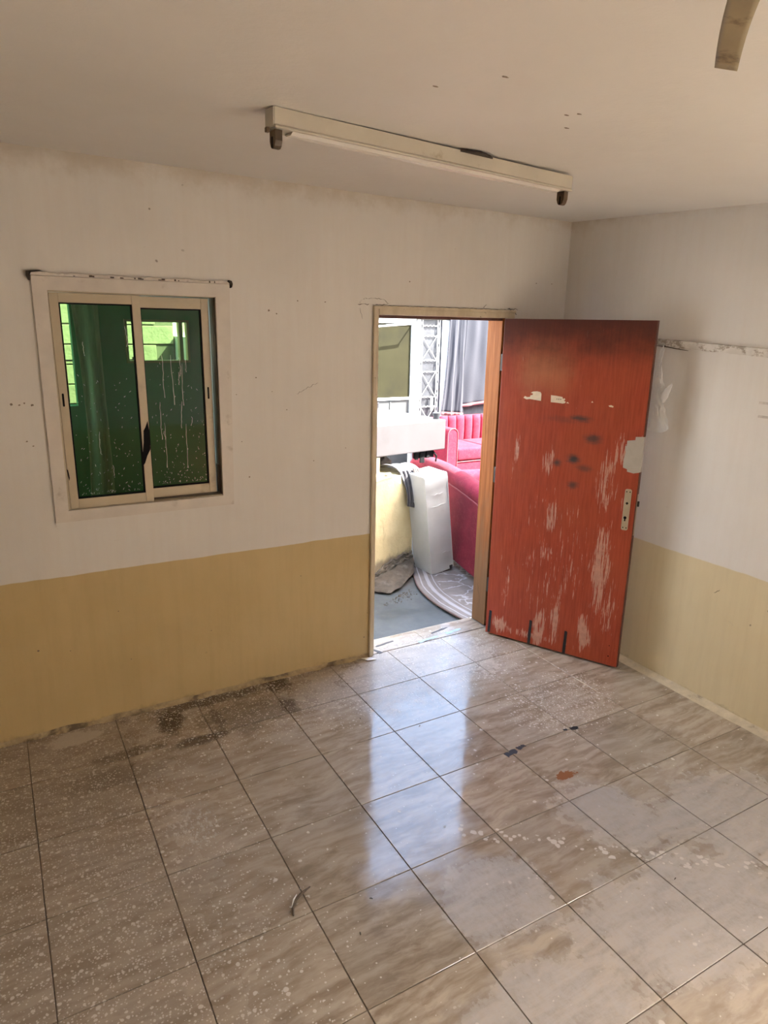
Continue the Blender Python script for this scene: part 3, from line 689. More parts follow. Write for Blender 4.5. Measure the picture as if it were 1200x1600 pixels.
# torn dark film at the meeting stile
tf = wprism('torn_film', [(.667, 1.50), (.655, 1.47), (.646, 1.455), (.643, 1.40), (.637, 1.36), (.630, 1.33), (.629, 1.285), (.642, 1.30), (.655, 1.335), (.671, 1.365), (.672, 1.45)], .0040, .0060, 'black', s_l)
wprism('torn_film', [(.284 + .016, 1.30), (.305, 1.295), (.309, 1.26), (.306, 1.245), (.302, 1.27)], .0040, .0060, 'black', s_l)
wp('film_roll', (.998, .030, 1.112), (1.006, .060, 1.26), 'alu_dark')
def drips(parent, ym, x0, x1, lines, nspec, zr, nm):
    mb = MB()
    for x, za, zb in lines:
        n = 12; pts = []; dx = 0
        for i in range(n + 1):
            dx += jit(.0022); pts.append((x + dx - .655, ym - .0012, za + (zb - za) * i / n - WZ0))
        mb.tube(pts, [.0008] + [random.uniform(.0009, .0016) for _ in range(n - 1)] + [.0022], 4)
    for _ in range(nspec):
        x = random.uniform(x0, x1); z = zr[0] + (zr[1] - zr[0]) * random.random() ** 2.2; l = random.uniform(.001, .010); a = random.uniform(.6, 2.3)
        mb.tube([(x - .655, ym - .001, z - WZ0), (x + l * math.cos(a) - .655, ym - .001, z + l * math.sin(a) - WZ0)], random.uniform(.0006, .0015), 4)
    o = mb.build(nm, 'drip', parent); o['kind'] = 'stuff'; o['label'] = 'dried white paint drips and flecks on the glass'
drips(s_l, yl, .35, .625, [(.42, 1.86, 1.80), (.455, 1.46, 1.36), (.50, 1.30, 1.25), (.60, 1.93, 1.84)], 130, (1.17, 1.75), 'paint_drips')
drips(s_r, yr, .70, .945, [(.760, 1.80, 1.60), (.805, 1.80, 1.565), (.853, 1.76, 1.56), (.845, 1.78, 1.70), (.742, 1.58, 1.40), (.755, 1.48, 1.26), (.845, 1.58, 1.45), (.858, 1.47, 1.25), (.890, 1.50, 1.46), (.872, 1.78, 1.72), (.835, 1.72, 1.66), (.748, 1.44, 1.40)], 150, (1.18, 1.80), 'paint_drips')
# plaster lip above the window
mb = MB(); n = 60; vs = []
for i in range(n + 1):
    x = .228 + (1.092 - .228) * i / n; zt = 2.146 + .002 * math.sin(i * .6) + jit(.0012) - .003 * i / n
    vs += [(x, .001, 2.129), (x, -.020 + jit(.002), 2.1295), (x, -.020 + jit(.002), zt - .004), (x, .001, zt)]
fs = [(i * 4 + k, i * 4 + (k + 1) % 4, i * 4 + 4 + (k + 1) % 4, i * 4 + 4 + k) for i in range(n) for k in range(4)] + [(3, 2, 1, 0), (n * 4, n * 4 + 1, n * 4 + 2, n * 4 + 3)]
lip = mb.add(vs, fs).build('trim_2', 'casing'); tag(lip, 'rough plaster lip along the top of the window casing', 'window trim', kind='structure')
for pts, nm in (([(.224, 2.146), (.275, 2.150), (.285, 2.146), (.242, 2.140), (.236, 2.130), (.235, 2.108), (.229, 2.110), (.222, 2.128)], 'broken_edge'), ([(1.078, 2.147), (1.092, 2.144), (1.096, 2.130), (1.092, 2.115), (1.085, 2.112), (1.085, 2.127), (1.075, 2.136)], 'broken_edge')):
    MB().prism(pts, 1, -.0225, -.001).build(nm, 'soot', lip)
for _ in range(16):
    x = random.uniform(.28, 1.07); MB().box((x, -.0222, 2.131), (x + random.uniform(.004, .018), -.016, 2.131 + random.uniform(.003, .009))).build('flake', 'crack', lip)

# unseen window, added behind the viewer to light the room
w2 = empty('fill_window', ((RX0 + RX1) / 2, YF, RZ0)); tag(w2, 'unseen tall window added behind the viewer for fill light', 'window', kind='structure')
cxw = (RX0 + RX1) / 2
def w2p(name, a, b, mat): return MB().box((a[0] - cxw, a[1], a[2] - RZ0), (b[0] - cxw, b[1], b[2] - RZ0)).build(name, mat, w2)
for nm, a, b in (('rail', (RX0, -.10, RZ0), (RX1, -.05, RZ0 + .05)), ('rail', (RX0, -.10, RZ1 - .05), (RX1, -.05, RZ1)), ('stile', (RX0, -.10, RZ0 + .05), (RX0 + .05, -.05, RZ1 - .05)),
                 ('stile', (RX1 - .05, -.10, RZ0 + .05), (RX1, -.05, RZ1 - .05)), ('stile', (cxw - .025, -.10, RZ0 + .05), (cxw + .025, -.05, RZ1 - .05))): w2p(nm, a, b, 'alu')

# ------------------------------------------------------------------ fluorescent fitting (no tube)
A = Vector((.846, -1.255)); B = Vector((2.140, -1.128))
dirv = (B - A).normalized(); ang = math.atan2(dirv.y, dirv.x); Lf = (B - A).length
za, zb = ceil_z(A.x, A.y), ceil_z(B.x, B.y)
fx = empty('fluorescent_fitting', (A.x, A.y, za - .001)); fx.rotation_euler = (0, -math.atan2(zb - za - .010, Lf), ang)
tag(fx, 'long white fluorescent batten on the ceiling, tube missing', 'ceiling light')
MB().prism([(0, 0), (0, -.046), (-.006, -.050), (-.006, -.056), (.060, -.056), (.060, -.050), (.054, -.046), (.054, 0)], 0, 0, Lf).build('channel', 'fixture', fx, bevel=.001, seg=1)
MB().prism([(.001, -.0565), (.053, -.0565), (.040, -.064), (.014, -.064)], 0, .06, Lf - .06).build('reflector', 'refl', fx)
MB().box((-.004, .001, -.052), (-.0005, .053, -.001)).build('end_cap', 'fixture', fx); MB().box((Lf + .0005, .001, -.052), (Lf + .004, .053, -.001)).build('end_cap', 'fixture', fx)
for x in (.006, Lf - .030):
    h = MB().prism([(.008, -.0565), (.046, -.0565), (.046, -.085), (.040, -.100), (.033, -.106), (.021, -.106), (.014, -.100), (.008, -.085)], 0, x, x + .024).build('lamp_holder', 'holder', fx, bevel=.002)
    MB().box((x - .0015, .024, -.104), (x + .0255, .030, -.075)).build('contact_slot', 'black', h)
MB().box((-.016, .020, -.066), (-.0045, .034, -.052)).build('starter', 'holder', fx, bevel=.002)
MB().add([(.70, .010, .0), (.73, -.016, .0), (.79, -.026, 0), (.84, -.016, .0), (.88, .008, .0), (.70, .010, -.006), (.73, -.016, -.006), (.79, -.026, -.006), (.84, -.016, -.006), (.88, .008, -.006)], [(0, 1, 2, 3, 4), (9, 8, 7, 6, 5), (0, 5, 6, 1), (1, 6, 7, 2), (2, 7, 8, 3), (3, 8, 9, 4), (4, 9, 5, 0)]).build('cable_gland', 'soot', fx)

# ------------------------------------------------------------------ ceiling fan (one blade in view)
tip = Vector((1.218, -2.458)); hubp = Vector((.72, -2.885)); fz = 2.40
cz = ceil_z(hubp.x, hubp.y)
fan = empty('ceiling_fan', (hubp.x, hubp.y, fz)); tag(fan, 'ceiling fan with dusty olive blades, one tip in view', 'ceiling fan')
Lb = (tip - hubp).length; a0 = math.atan2(*(tip - hubp).yx)
prof = [(.0, -.055), (.05, -.055), (.085, -.045), (.10, -.02), (.10, .015), (.085, .04), (.03, .055), (.0, .055)]
mb = MB(); nn = 24
for i, (r_, z_) in enumerate(prof): mb.v += [(r_ * math.cos(2 * math.pi * k / nn), r_ * math.sin(2 * math.pi * k / nn), z_) for k in range(nn)]
mb.f += [(i * nn + k, i * nn + (k + 1) % nn, (i + 1) * nn + (k + 1) % nn, (i + 1) * nn + k) for i in range(len(prof) - 1) for k in range(nn)]
mb.build('motor', 'fanmetal', fan, smooth=True)
MB().tube([(0, 0, .05), (0, 0, cz - fz - .01)], .011, 10).build('downrod', 'fanmetal', fan)
MB().tube([(0, 0, cz - fz - .06), (0, 0, cz - fz - .004)], [.035, .06], 16).build('canopy', 'fanmetal', fan)
def blade(k):
    a = a0 + k * 2 * math.pi / 3
    def fn(u, v):
        x = .16 + (Lb - .16) * u; w = .046 - .008 * u; t_ = (v - .5) * w
        tw = R(13); bend = .020 * math.sin(u * 3.1) - .012 * u
        yy = t_ * math.cos(tw) + .012 * math.sin(u * 2.6); zz = t_ * math.sin(tw) + bend * .4
        return (x * math.cos(a) - yy * math.sin(a), x * math.sin(a) + yy * math.cos(a), zz)
    b = MB().grid(20, 5, fn).build('blade', 'blade', fan, smooth=True, solid=.003)
    MB().box((.08, -.018, -.004), (.20, .018, -.0005)).build('blade_arm', 'fanmetal', b).rotation_euler = (0, 0, a)
for k in range(3): blade(k)

# ------------------------------------------------------------------ plank on the right wall, plastic bag
pk = empty('wall_plank', (XR, -1.6, 1.87)); tag(pk, 'flaking white wooden peg rail fixed to the wall behind the red door', 'rail')
mb = MB(); n = 70; vs = []
for i in range(n + 1):
    y = -.72 + (-2.6 + .72) * i / n; z0 = 1.905 - (.72 + y) * (-.030) - .0; zc = 1.893 + (y + .742) * .048
    vs += [(-.001, y + 1.6, zc - .020 - 1.87 + jit(.001)), (-.015, y + 1.6, zc - .020 - 1.87 + jit(.0015)), (-.015 + jit(.001), y + 1.6, zc + .018 - 1.87 + jit(.0012)), (-.001, y + 1.6, zc + .020 - 1.87)]
fs = [(i * 4 + k, i * 4 + (k + 1) % 4, i * 4 + 4 + (k + 1) % 4, i * 4 + 4 + k) for i in range(n) for k in range(4)] + [(3, 2, 1, 0), (n * 4, n * 4 + 1, n * 4 + 2, n * 4 + 3)]
mb.add(vs, fs).build('board', 'plank', pk)
MB().tube([(-.017, .86, .006), (-.018, .78, .001), (-.017, .70, -.009), (-.016, .655, -.013)], [.0015, .0028, .0025, .001], 6).build('split_sliver', 'twig', pk)
for y in (-.80, -1.5, -2.3): MB().tube([(-.015, y + 1.6, .006), (-.028, y + 1.6, .007)], .0022, 6).build('nail', 'rust', pk)
bag = empty('plastic_bag', (XR - .080, -.838, 1.875)); tag(bag, 'crumpled white plastic bag hanging behind the edge of the red door', 'bag')
def bagfn(u, v):
    a = 2 * math.pi * u; z = -.01 - .44 * v
    w = .012 + .068 * max(0, (v - .25) / .75) ** .7 * (1 if v < .93 else max(.12, 1 - ((v - .93) / .07) ** 2 * .8)); d = w * .45
    nz = mnoise.noise(Vector((math.cos(a) * 1.4, math.sin(a) * 1.4, v * 6.0))) * .030 * min(1, v * 2)
    nz += mnoise.noise(Vector((math.cos(a) * 4, math.sin(a) * 4, v * 14.0))) * .014 * min(1, v * 2)
    return ((d + nz * .8) * math.cos(a) * .8, (w + nz) * math.sin(a) + .015 * math.sin(v * 4), z)
MB().grid(48, 50, bagfn).build('sack', 'bag', bag, smooth=True)
def knotfn(u, v):
    a = 2 * math.pi * u
    r_ = (.020 + .016 * math.sin(v * 3.1)) * (1 - .75 * v) + .004 * mnoise.noise(Vector((math.cos(a) * 3, math.sin(a) * 3, v * 9)))
    return (r_ * .6 * math.cos(a) - .006, -.040 - .050 * v + .35 * r_ * math.sin(a), -.275 + .085 * v + r_ * math.sin(a) * .9)
MB().grid(20, 16, knotfn).build('twisted_end', 'bag', bag, smooth=True)
MB().tube([(.055, .040, .008), (.02, .028, -.06), (-.002, -.012, -.14), (0, -.022, -.24), (0, -.02, -.30)], [.003, .005, .006, .008, .012], 7).build('handle', 'bag', bag, smooth=True)

# ------------------------------------------------------------------ litter on the floor
def flat_scrap(name, pts, h, mat, label, cat, group=None):
    cx = sum(p[0] for p in pts) / len(pts); cy = sum(p[1] for p in pts) / len(pts)
    o = MB().prism([(x - cx, y - cy) for x, y in pts], 2, 0, h).build(name, mat); o.location = (cx, cy, .0006)
    return tag(o, label, cat, group)
flat_scrap('white_card', [(1.806, -.022), (1.868, -.030), (1.885, -.070), (1.826, -.066)], .002, 'cardw', 'white card scrap at the foot of the cream door jamb', 'card').rotation_euler = (R(-4), R(5), 0)
bpy.data.objects['white_card'].location.z = .005
def tapepiece(name, a, b, w, label):
    a, b = Vector(a), Vector(b); d = (b - a); L_ = d.length; d.normalize(); nn = Vector((-d.y, d.x)); pts = []
    k = 7
    for i in range(k + 1): p = a + d * L_ * i / k + nn * (w / 2 + jit(w * .22)); pts.append((p.x, p.y))
    for i in range(k, -1, -1): p = a + d * L_ * i / k - nn * (w / 2 + jit(w * .22)); pts.append((p.x, p.y))
    return flat_scrap(name, pts, .0008, 'tapebk', label, 'tape')
tapepiece('tape_scrap', (1.965, -1.195), (2.035, -1.182), .030, 'wider of the two black tape scraps on the centre tile joint')
tapepiece('tape_scrap', (2.048, -1.178), (2.098, -1.170), .022, 'narrower black tape scrap beside the wider one on the tile joint')
tapepiece('tape_scrap', (2.358, -1.163), (2.380, -1.166), .014, 'tiny black tape dot on the tile joint nearer the red door')
tapepiece('tape_scrap', (2.398, -1.170), (2.442, -1.180), .022, 'black tape scrap on the tile joint nearer the red door')
def thr_tape(a, b, w, label, mat='tapefloor'):
    o = tapepiece('tape_mark', a, b, w, label); o.data.materials[0] = MAT[mat]; return o
thr_tape((1.965, .085), (2.105, .105), .016, 'dark tape strip on the sill tile by the cream jamb')
thr_tape((1.925, .07), (1.955, -.01), .022, 'short grey tape strip slanting beside the cream jamb')
thr_tape((2.385, .085), (2.530, .115), .014, 'long dark tape strip across the middle of the doorway sill')
thr_tape((2.24, .012), (2.40, .03), .022, 'pale blue paint smear on the sill in the middle', 'blue')
thr_tape((2.47, .035), (2.60, .055), .024, 'pale blue paint smear on the sill near the orange jamb', 'blue')
tw = empty('dry_twig', (.785, -1.51, 0)); tag(tw, 'bent dry twig lying across the tile joint', 'twig')
MB().tube([(-.050, -.050, .004), (-.040, -.018, .006), (-.020, .000, .012), (.002, .012, .014), (.026, .026, .009), (.050, .038, .004)], [.0025, .0045, .004, .0055, .004, .002], 7).build('stem', 'twig', tw, smooth=True)
MB().tube([(-.046, -.022, .010), (-.030, -.004, .022), (-.012, .012, .022)], [.001, .003, .001], 5).build('bark_peel', 'cardw', tw)
for k, (x, y) in enumerate(((2.035, -2.08), (.905, -1.73), (1.005, -1.62), (1.735, -.79), (1.50, -.59))):
    MB_ = MB().tube([(-.006, 0, .0015), (.0, .001, .003), (.006, .003, .0015)], [.0012, .0022, .001], 5).build('grit_crumb', 'rubble'); MB_.location = (x, y, 0); MB_.rotation_euler = (0, 0, k * 1.1)
    tag(MB_, ['dark crumb on a dusty grey tile', 'brown crumb on the clean tile below the twig', 'tiny crumb by the edge of the bright reflection', 'crumb on the tile in front of the doorway', 'crumb on the splattered tile by the cream wall'][k], 'crumb')

# ------------------------------------------------------------------ yard outside the door
gd = MB().box((-6, .172, ZO - .3), (14, 14, ZO)).build('ground', 'concrete'); tag(gd, 'damp grey concrete ground outside the door', 'ground', kind='structure')
st = MB().box((1.70, .172, ZO - .05), (2.95, .188, -.006)).build('trim_3', 'skirt'); tag(st, 'bright cement edge of the doorway sill', 'sill', kind='structure')
rs = MB().box((XR + .16, YF - .16, -.3), (12, 0.0, -.12)).build('ground_side', 'sand'); tag(rs, 'unseen ground beside the house, sand toned for bounce light', 'ground', kind='structure')
rg = MB().box((-8, -14, -.3), (12, YF - .16, -.12)).build('ground_front', 'sand'); tag(rg, 'unseen ground on the far side of the house, sand toned for warm bounce light', 'ground', kind='structure')

nb = MB().box((-8, -8.2, -.12), (12, -8.0, 3.4)).build('wall_fill_rear', 'nbr'); tag(nb, 'unseen ochre wall added behind the viewer to warm the fill light', 'wall', kind='structure')  # added out of view: hides low blue sky, warms the fill

def rough_box(a, b, nx, nz, amp):
    (x0, y0, z0), (x1, y1, z1) = a, b
    def P_(x, y, z): d = mnoise.noise(Vector((x * 9, y * 9, z * 9))) * amp; return (x + d, y + d, z + d)
    mb = MB()
    mb.grid(nx, nz, lambda u, v: P_(x0 + (x1 - x0) * u, y0, z0 + (z1 - z0) * v)); mb.grid(8, nz, lambda u, v: P_(x1, y0 + (y1 - y0) * u, z0 + (z1 - z0) * v))
    mb.grid(8, nz, lambda u, v: P_(x0, y1 + (y0 - y1) * u, z0 + (z1 - z0) * v)); mb.grid(nx, nz, lambda u, v: P_(x1 + (x0 - x1) * u, y1, z0 + (z1 - z0) * v))
    mb.grid(nx, 8, lambda u, v: P_(x0 + (x1 - x0) * u, y0 + (y1 - y0) * v, z1))
    return mb
lw = empty('low_wall', (3.09, 1.47, ZO), R(21.6))
tag(lw, 'low yellow rendered wall outside the door under the white bed base', 'low wall', kind='structure')
rough_box((-1.15, 0, 0), (0, .52, .86), 50, 36, .006).build('masonry', 'yellow', lw, smooth=True)
# decayed render at its foot
def lump(u, v):
    x = -.62 + .615 * u; h = .05 + .11 * math.sin(min(1, u * 1.15) * math.pi * .55) + .03 * mnoise.noise(Vector((u * 7, 3, 1)))
    z = h * v + .008 * mnoise.noise(Vector((u * 11, v * 6, 1)))
    y = -.006 - .045 * (1 - v) ** 1.3 * (.4 + u * .6) + .016 * mnoise.noise(Vector((u * 14, v * 9, 4)))
    return (x, y, z)
MB().grid(44, 14, lump).build('crumbled_render', 'rubble', lw, smooth=False, solid=.008)
# torn underlay flap
FE = [(2.47, 1.17), (2.52, 1.06), (2.60, .985), (2.72, 1.035), (2.85, 1.14), (2.985, 1.255)]
def flap(u, v):
    t_ = u * (len(FE) - 1); i = min(int(t_), len(FE) - 2); f = t_ - i
    ax, ay = FE[i][0] + (FE[i + 1][0] - FE[i][0]) * f, FE[i][1] + (FE[i + 1][1] - FE[i][1]) * f
    d = -.62 + .60 * u
    bx, by = 3.09 + .93 * d + .013, 1.47 + .368 * d - .034
    x = ax + (bx - ax) * v; y = ay + (by - ay) * v
    z = ZO + .016 + .060 * v * (.5 + u) + .028 * u * u * (1 - v) + .014 * mnoise.noise(Vector((u * 7, v * 4, 2)))
    return (x, y, z)
o = MB().grid(40, 14, flap).build('torn_underlay', 'mat', smooth=False, solid=.008); tag(o, 'torn brown underlay piece curling up at the foot of the yellow wall', 'underlay')
mb = MB()
for _ in range(320):
    x, y = random.gauss(2.62, .12), random.gauss(.98, .07); s_ = random.uniform(.003, .012)
    if x > 2.80 or y > .93 + (x - 2.6) * .5: continue
    mb.add([(x + s_ * math.cos(k * 2.1 + _) * random.uniform(.5, 1), y + s_ * math.sin(k * 2.1 + _) * random.uniform(.5, 1), ZO) for k in range(3)] + [(x, y, ZO + s_ * .8)], [(2, 1, 0), (0, 1, 3), (1, 2, 3), (2, 0, 3)])
o = mb.build('rubble_crumbs', 'rubble'); tag(o, 'plaster crumbs scattered before the torn brown underlay', 'rubble', kind='stuff')

# carpet
L_ = [(3.06, 1.42), (2.967, 1.233), (2.872, 1.03), (2.825, .86), (2.80, .673), (2.795, .53), (2.803, .392), (2.82, .25)]
def edge_pt(v):
    t_ = v * (len(L_) - 1); i = min(int(t_), len(L_) - 2); f = t_ - i
    p0, p1, p2, p3 = (Vector(L_[max(0, min(len(L_) - 1, k))]) for k in (i - 1, i, i + 1, i + 2))
    return .5 * ((2 * p1) + (p2 - p0) * f + (2 * p0 - 5 * p1 + 4 * p2 - p3) * f * f + (3 * p1 - p0 - 3 * p2 + p3) * f ** 3)
def carp(u, v):
    e = edge_pt(v); x = e.x + (4.6 - e.x) * u; y = e.y + .25 * u * 0
    z = ZO + .008 + .004 * mnoise.noise(Vector((x * 3, y * 3, 0))) + .010 * math.exp(-u * 40)
    return (x, y, z)
cmb = MB().grid(60, 40, carp); o = cmb.build('patterned_carpet', 'carpet', smooth=True, solid=.010, fix=False)
uvl = o.data.uv_layers.new(name='UVMap')
for lp_ in o.data.loops:
    i = lp_.vertex_index % 61; j = lp_.vertex_index // 61
    co = o.data.vertices[lp_.vertex_index].co; e = edge_pt(j / 40)
    uvl.data[lp_.index].uv = (co.x - e.x, j / 40)
tag(o, 'worn grey carpet with a white floral border outside the door', 'carpet')

# leaning grey padded slab
sl = empty('padded_slab', (3.130, 1.200, ZO + .008)); sl.rotation_euler = (0, R(-7.6), R(3)); tag(sl, 'silver grey padded slab leaning beside the yellow wall', 'cushion slab')
def slabf(nx, ny, nz, w, d, h):
    mb = MB()
    def P_(x, y, z):
        k = mnoise.noise(Vector((x * 5, y * 5, z * 9))) * .006 + .004 * math.sin(z * 34 + 3 * mnoise.noise(Vector((x * 6, z * 4, 0)))) * max(0, min(1, (z - .25) * 2))
        return (x + k * .4, y - k, z)
    mb.grid(nx, nz, lambda u, v: P_(w * u, 0, h * v)); mb.grid(ny, nz, lambda u, v: P_(w, d * u, h * v)); mb.grid(nx, nz, lambda u, v: P_(w * (1 - u), d, h * v)); mb.grid(ny, nz, lambda u, v: P_(0, d * (1 - u), h * v))
    mb.grid(nx, ny, lambda u, v: P_(w * u, d * v, h)); mb.grid(nx, ny, lambda u, v: P_(w * u, d * (1 - v), 0)); return mb
so = slabf(8, 8, 40, .232, .255, .865).build('padding', 'slab', sl, smooth=True)
for x in (.001, .231): MB().tube([(x, -.001, .01 + .845 * k / 12) for k in range(13)], .0035, 6).build('piping', 'slab', sl, smooth=True)
MB().tube([(.21, .012, -.004), (.21, .012, .03)], .02, 10).build('foot', 'foot', sl)
# faint creases
for z, x0, x1 in ((.70, .06, .19), (.60, .04, .21), (.17, .12, .22)):
    MB().tube([(x0 + (x1 - x0) * k / 5, -.004, z + jit(.006)) for k in range(6)], [.0005, .002, .003, .0025, .002, .0005], 5).build('crease', 'slab', sl, smooth=True)

# upturned bed base
ub = empty('upturned_bed_base', (3.49, 1.60, .905), R(8.0)); tag(ub, 'white upturned bed base with grey feet lying on the yellow wall', 'bed base')
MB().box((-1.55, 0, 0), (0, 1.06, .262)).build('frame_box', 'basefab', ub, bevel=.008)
for x, y in ((-.04, .085), (-.035, .985), (-1.48, .085), (-1.48, .965)):
    MB().tube([(x, y, .262), (x, y, .315)], [.030, .034], 14).build('foot', 'foot', ub, bevel=.002)
MB().box((-.775, .003, .2625), (-.765, 1.057, .264)).build('seam', 'basefab', ub)
for k, (x, y) in enumerate(((2.36, 1.44), (2.73, 1.50))):
    b_ = MB().box((-.05, 0, 0), (.05, .30, .130)).build('support_batten', 'batten', bevel=.004); b_.location = (x, y, .772); b_.rotation_euler = (0, 0, R(11.6))
    tag(b_, ['timber support under the bed base nearer the cream jamb', 'timber support under the bed base near the hanging garment'][k], 'timber')
# draped garment over the wall corner
def garm(u, v):
    # v 0 on the wall top -> 1 hanging in front of the corner
    w = (.24 - .07 * v) * (u - .5)
    fold = .020 * math.sin(u * 15 + v * 2) * (.4 + v) + .008 * mnoise.noise(Vector((u * 7, v * 6, 3)))
    if v < .38:
        k = v / .38; x = 2.93 + .08 * k + w; y = 1.64 - .20 * k; z = .79 + .030 * math.sin(k * 3) + fold * .7
    else:
        k = (v - .38) / .62; x = 3.01 + .03 * math.sin(k * 2.4) + w * (1 - .4 * k); y = 1.425 - .028 * math.sin(k * 2.0) - abs(fold) * .9; z = .790 - .30 * k - .03 * u * k
    return (x, y, z)
o = MB().grid(36, 44, garm).build('draped_garment', 'jacket', smooth=True, solid=.006); tag(o, 'charcoal garment draped over the corner of the yellow wall', 'garment')
def garm2(u, v):
    w = (.05) * (u - .5); k = v
    return (3.055 + .02 * math.sin(k * 3) + w, 1.398 - .025 * math.sin(k * 2.6) - .012 * abs(math.sin(u * 9)), .81 - .28 * k)
MB().grid(10, 24, garm2).build('sleeve', 'jacket2', o, smooth=True, solid=.006)
def heap(u, v):
    a = 2 * math.pi * u; r_ = .17 * math.cos(v * 1.5); n_ = 1 + .35 * mnoise.noise(Vector((math.cos(a) * 2, math.sin(a) * 2, v * 3)))
    return (r_ * 1.2 * math.cos(a) * n_, r_ * .7 * math.sin(a) * n_, .105 * math.sin(v * 1.5) * n_)
o = MB().grid(30, 12, heap).build('bundle_of_cloth', 'jacket', smooth=True); o.location = (2.54, 1.52, .770); o.scale = (.45, .9, .8); tag(o, 'dark cloth bundle squeezed between yellow wall and bed base', 'cloth')
o = MB().grid(30, 12, heap).build('taupe_cloth', 'jacket2', smooth=True); o.location = (2.95, 1.80, .770); o.scale = (.5, .6, .85); tag(o, 'taupe cloth bundle under the corner of the bed base', 'cloth')
pkx = [(-.03, -.012, 0), (.032, -.016, .0), (.035, .014, 0), (-.028, .018, 0), (-.024, -.010, .012), (.026, -.010, .016), (.030, .010, .013), (-.020, .014, .015)]
o = MB().add(pkx, [(0, 3, 2, 1), (4, 5, 6, 7), (0, 1, 5, 4), (1, 2, 6, 5), (2, 3, 7, 6), (3, 0, 4, 7)]).build('foil_packet', 'packet', bevel=.002); o.location = (2.80, 1.415, .772); o.rotation_euler = (0, 0, .4); tag(o, 'crumpled packet on the yellow wall top by the garment', 'packet')
# black bracket rack
br = empty('metal_bracket', (3.19, 1.62, .776)); tag(br, 'black metal bracket jammed under the bed base beside the garment', 'bracket')
for k, (x, wd_, z0_) in enumerate(((.0, .034, .05), (.052, .046, .02), (.118, .030, .06))):
    MB().box((x, -.006, z0_), (x + wd_, .006, .128)).build('slat', 'black', br, bevel=.002)
MB().box((-.01, .0065, .06), (.20, .012, .12)).build('rail', 'black', br)
MB().tube([(.19, -.004, .11), (.225, -.002, .07), (.22, 0, .02)], .008, 8).build('hook', 'black', br)

# ------------------------------------------------------------------ sofas
def sofa(name, loc, rz, length, depth, back_end, back_mid, arm_h, seat_h, label, channels, nseat=3):
    t = empty(name, loc, rz); tag(t, label, 'sofa')
    hl, hd = length / 2, depth / 2; aw = .17
    MB().box((-hl + .015, -hd + .02, .07), (hl - .015, hd - .03, .28)).build('base', 'velvet', t, bevel=.012)
    # back: arched, rolled top
    n = 36; bt = .15
    vs = []; ring = 14
    for i in range(n + 1):
        x = -hl + length * i / n; k = math.sin(math.pi * i / n)
        H = back_end + (back_mid - back_end) * (k ** .8)
        endr = min(1, min(i, n - i) / 3.0); H -= .05 * (1 - endr) ** 2
        prof = [(hd, .06), (hd, H - .10)]
        for q in range(9):
            a = R(-10 + 200 * q / 8); prof.append((hd - .075 + .085 * math.cos(a), H - .075 + .075 * math.sin(a)))
        prof += [(hd - bt, H - .13), (hd - bt - .02, .30), (hd - bt, .08)]
        vs += [(x, y, z) for y, z in prof]
    m = len(prof)
    fs = [(i * m + k, i * m + (k + 1) % m, (i + 1) * m + (k + 1) % m, (i + 1) * m + k) for i in range(n) for k in range(m)] + [tuple(range(m))[::-1], tuple(n * m + k for k in range(m))]
    bk = MB().add(vs, fs).build('backrest', 'velvet', t, smooth=True)
    pts = []
    for i in range(n + 1):
        x = -hl + length * i / n; k = math.sin(math.pi * i / n); H = back_end + (back_mid - back_end) * (k ** .8); H -= .05 * (1 - min(1, min(i, n - i) / 3.0)) ** 2
        pts.append((x, hd + .004, H - .125))
    MB().tube(pts, .006, 6).build('piping', 'piping', bk, smooth=True)
    if channels:
        for k in range(channels):
            x0 = -hl + aw + (length - 2 * aw) * k / channels; w = (length - 2 * aw) / channels
            def ch(u, v, x0=x0, w=w):
                return (x0 + w * u, hd - bt - .022 - .030 * math.sin(u * math.pi) ** .6 - .01 * math.sin(v * 3.1), seat_h - .06 + (back_end - seat_h + .08) * v)
            MB().grid(8, 6, ch).build('channel', 'velvet', bk, smooth=True, solid=.01)
    for s_ in (-1, 1):
        out = []
        x0, x1 = (s_ * hl, s_ * (hl - aw))
        xm = (x0 + x1) / 2; r_ = abs(x0 - x1) / 2
        out = [(xm - r_, .06), (xm + r_, .06)] + [(xm + r_ * math.cos(R(180 * q / 12)), arm_h - r_ + r_ * math.sin(R(180 * q / 12))) for q in range(13)]
        ar = MB().prism(out, 1, -hd, hd - bt + .02).build('arm', 'velvet', t, smooth=True)
        MB().tube([(xm - r_ + .004, -hd - .003, .08)] + [(xm + (r_ - .004) * math.cos(R(180 - 180 * q / 12)), -hd - .003, arm_h - r_ + (r_ - .004) * math.sin(R(180 * q / 12))) for q in range(13)] + [(xm + r_ - .004, -hd - .003, .08)], .006, 6).build('piping', 'piping', ar, smooth=True)
    w = (length - 2 * aw) / nseat
    for k in range(nseat):
        x0 = -hl + aw + w * k
        MB().box((x0 + .003, -hd + .005, .285), (x0 + w - .003, hd - bt - .03, seat_h)).build('seat_cushion', 'velvet', t, smooth=True, bevel=.035, seg=3)
    MB().tube([(-hl + aw, -hd + .012, .275), (hl - aw, -hd + .012, .275)], .006, 6).build('piping', 'piping', t)
    for sx in (-1, 1):
        for sy in (-1, 1): MB().tube([(sx * (hl - .09), sy * (hd - .09), 0), (sx * (hl - .09), sy * (hd - .09), .07)], [.022, .03], 10).build('foot', 'foot', t)
    return t
sofa('red_sofa', (3.905, 1.50, ZO + .016), R(76.7), 1.90, .86, .775, .835, .60, .44, 'crimson sofa seen from its arched back, behind the leaning grey slab', 0)
sofa('red_sofa', (6.25, 4.52, ZO), 0.0, 1.96, .86, .79, .80, .745, .46, 'crimson sofa with channelled back facing the door, below the grey curtain', 11)

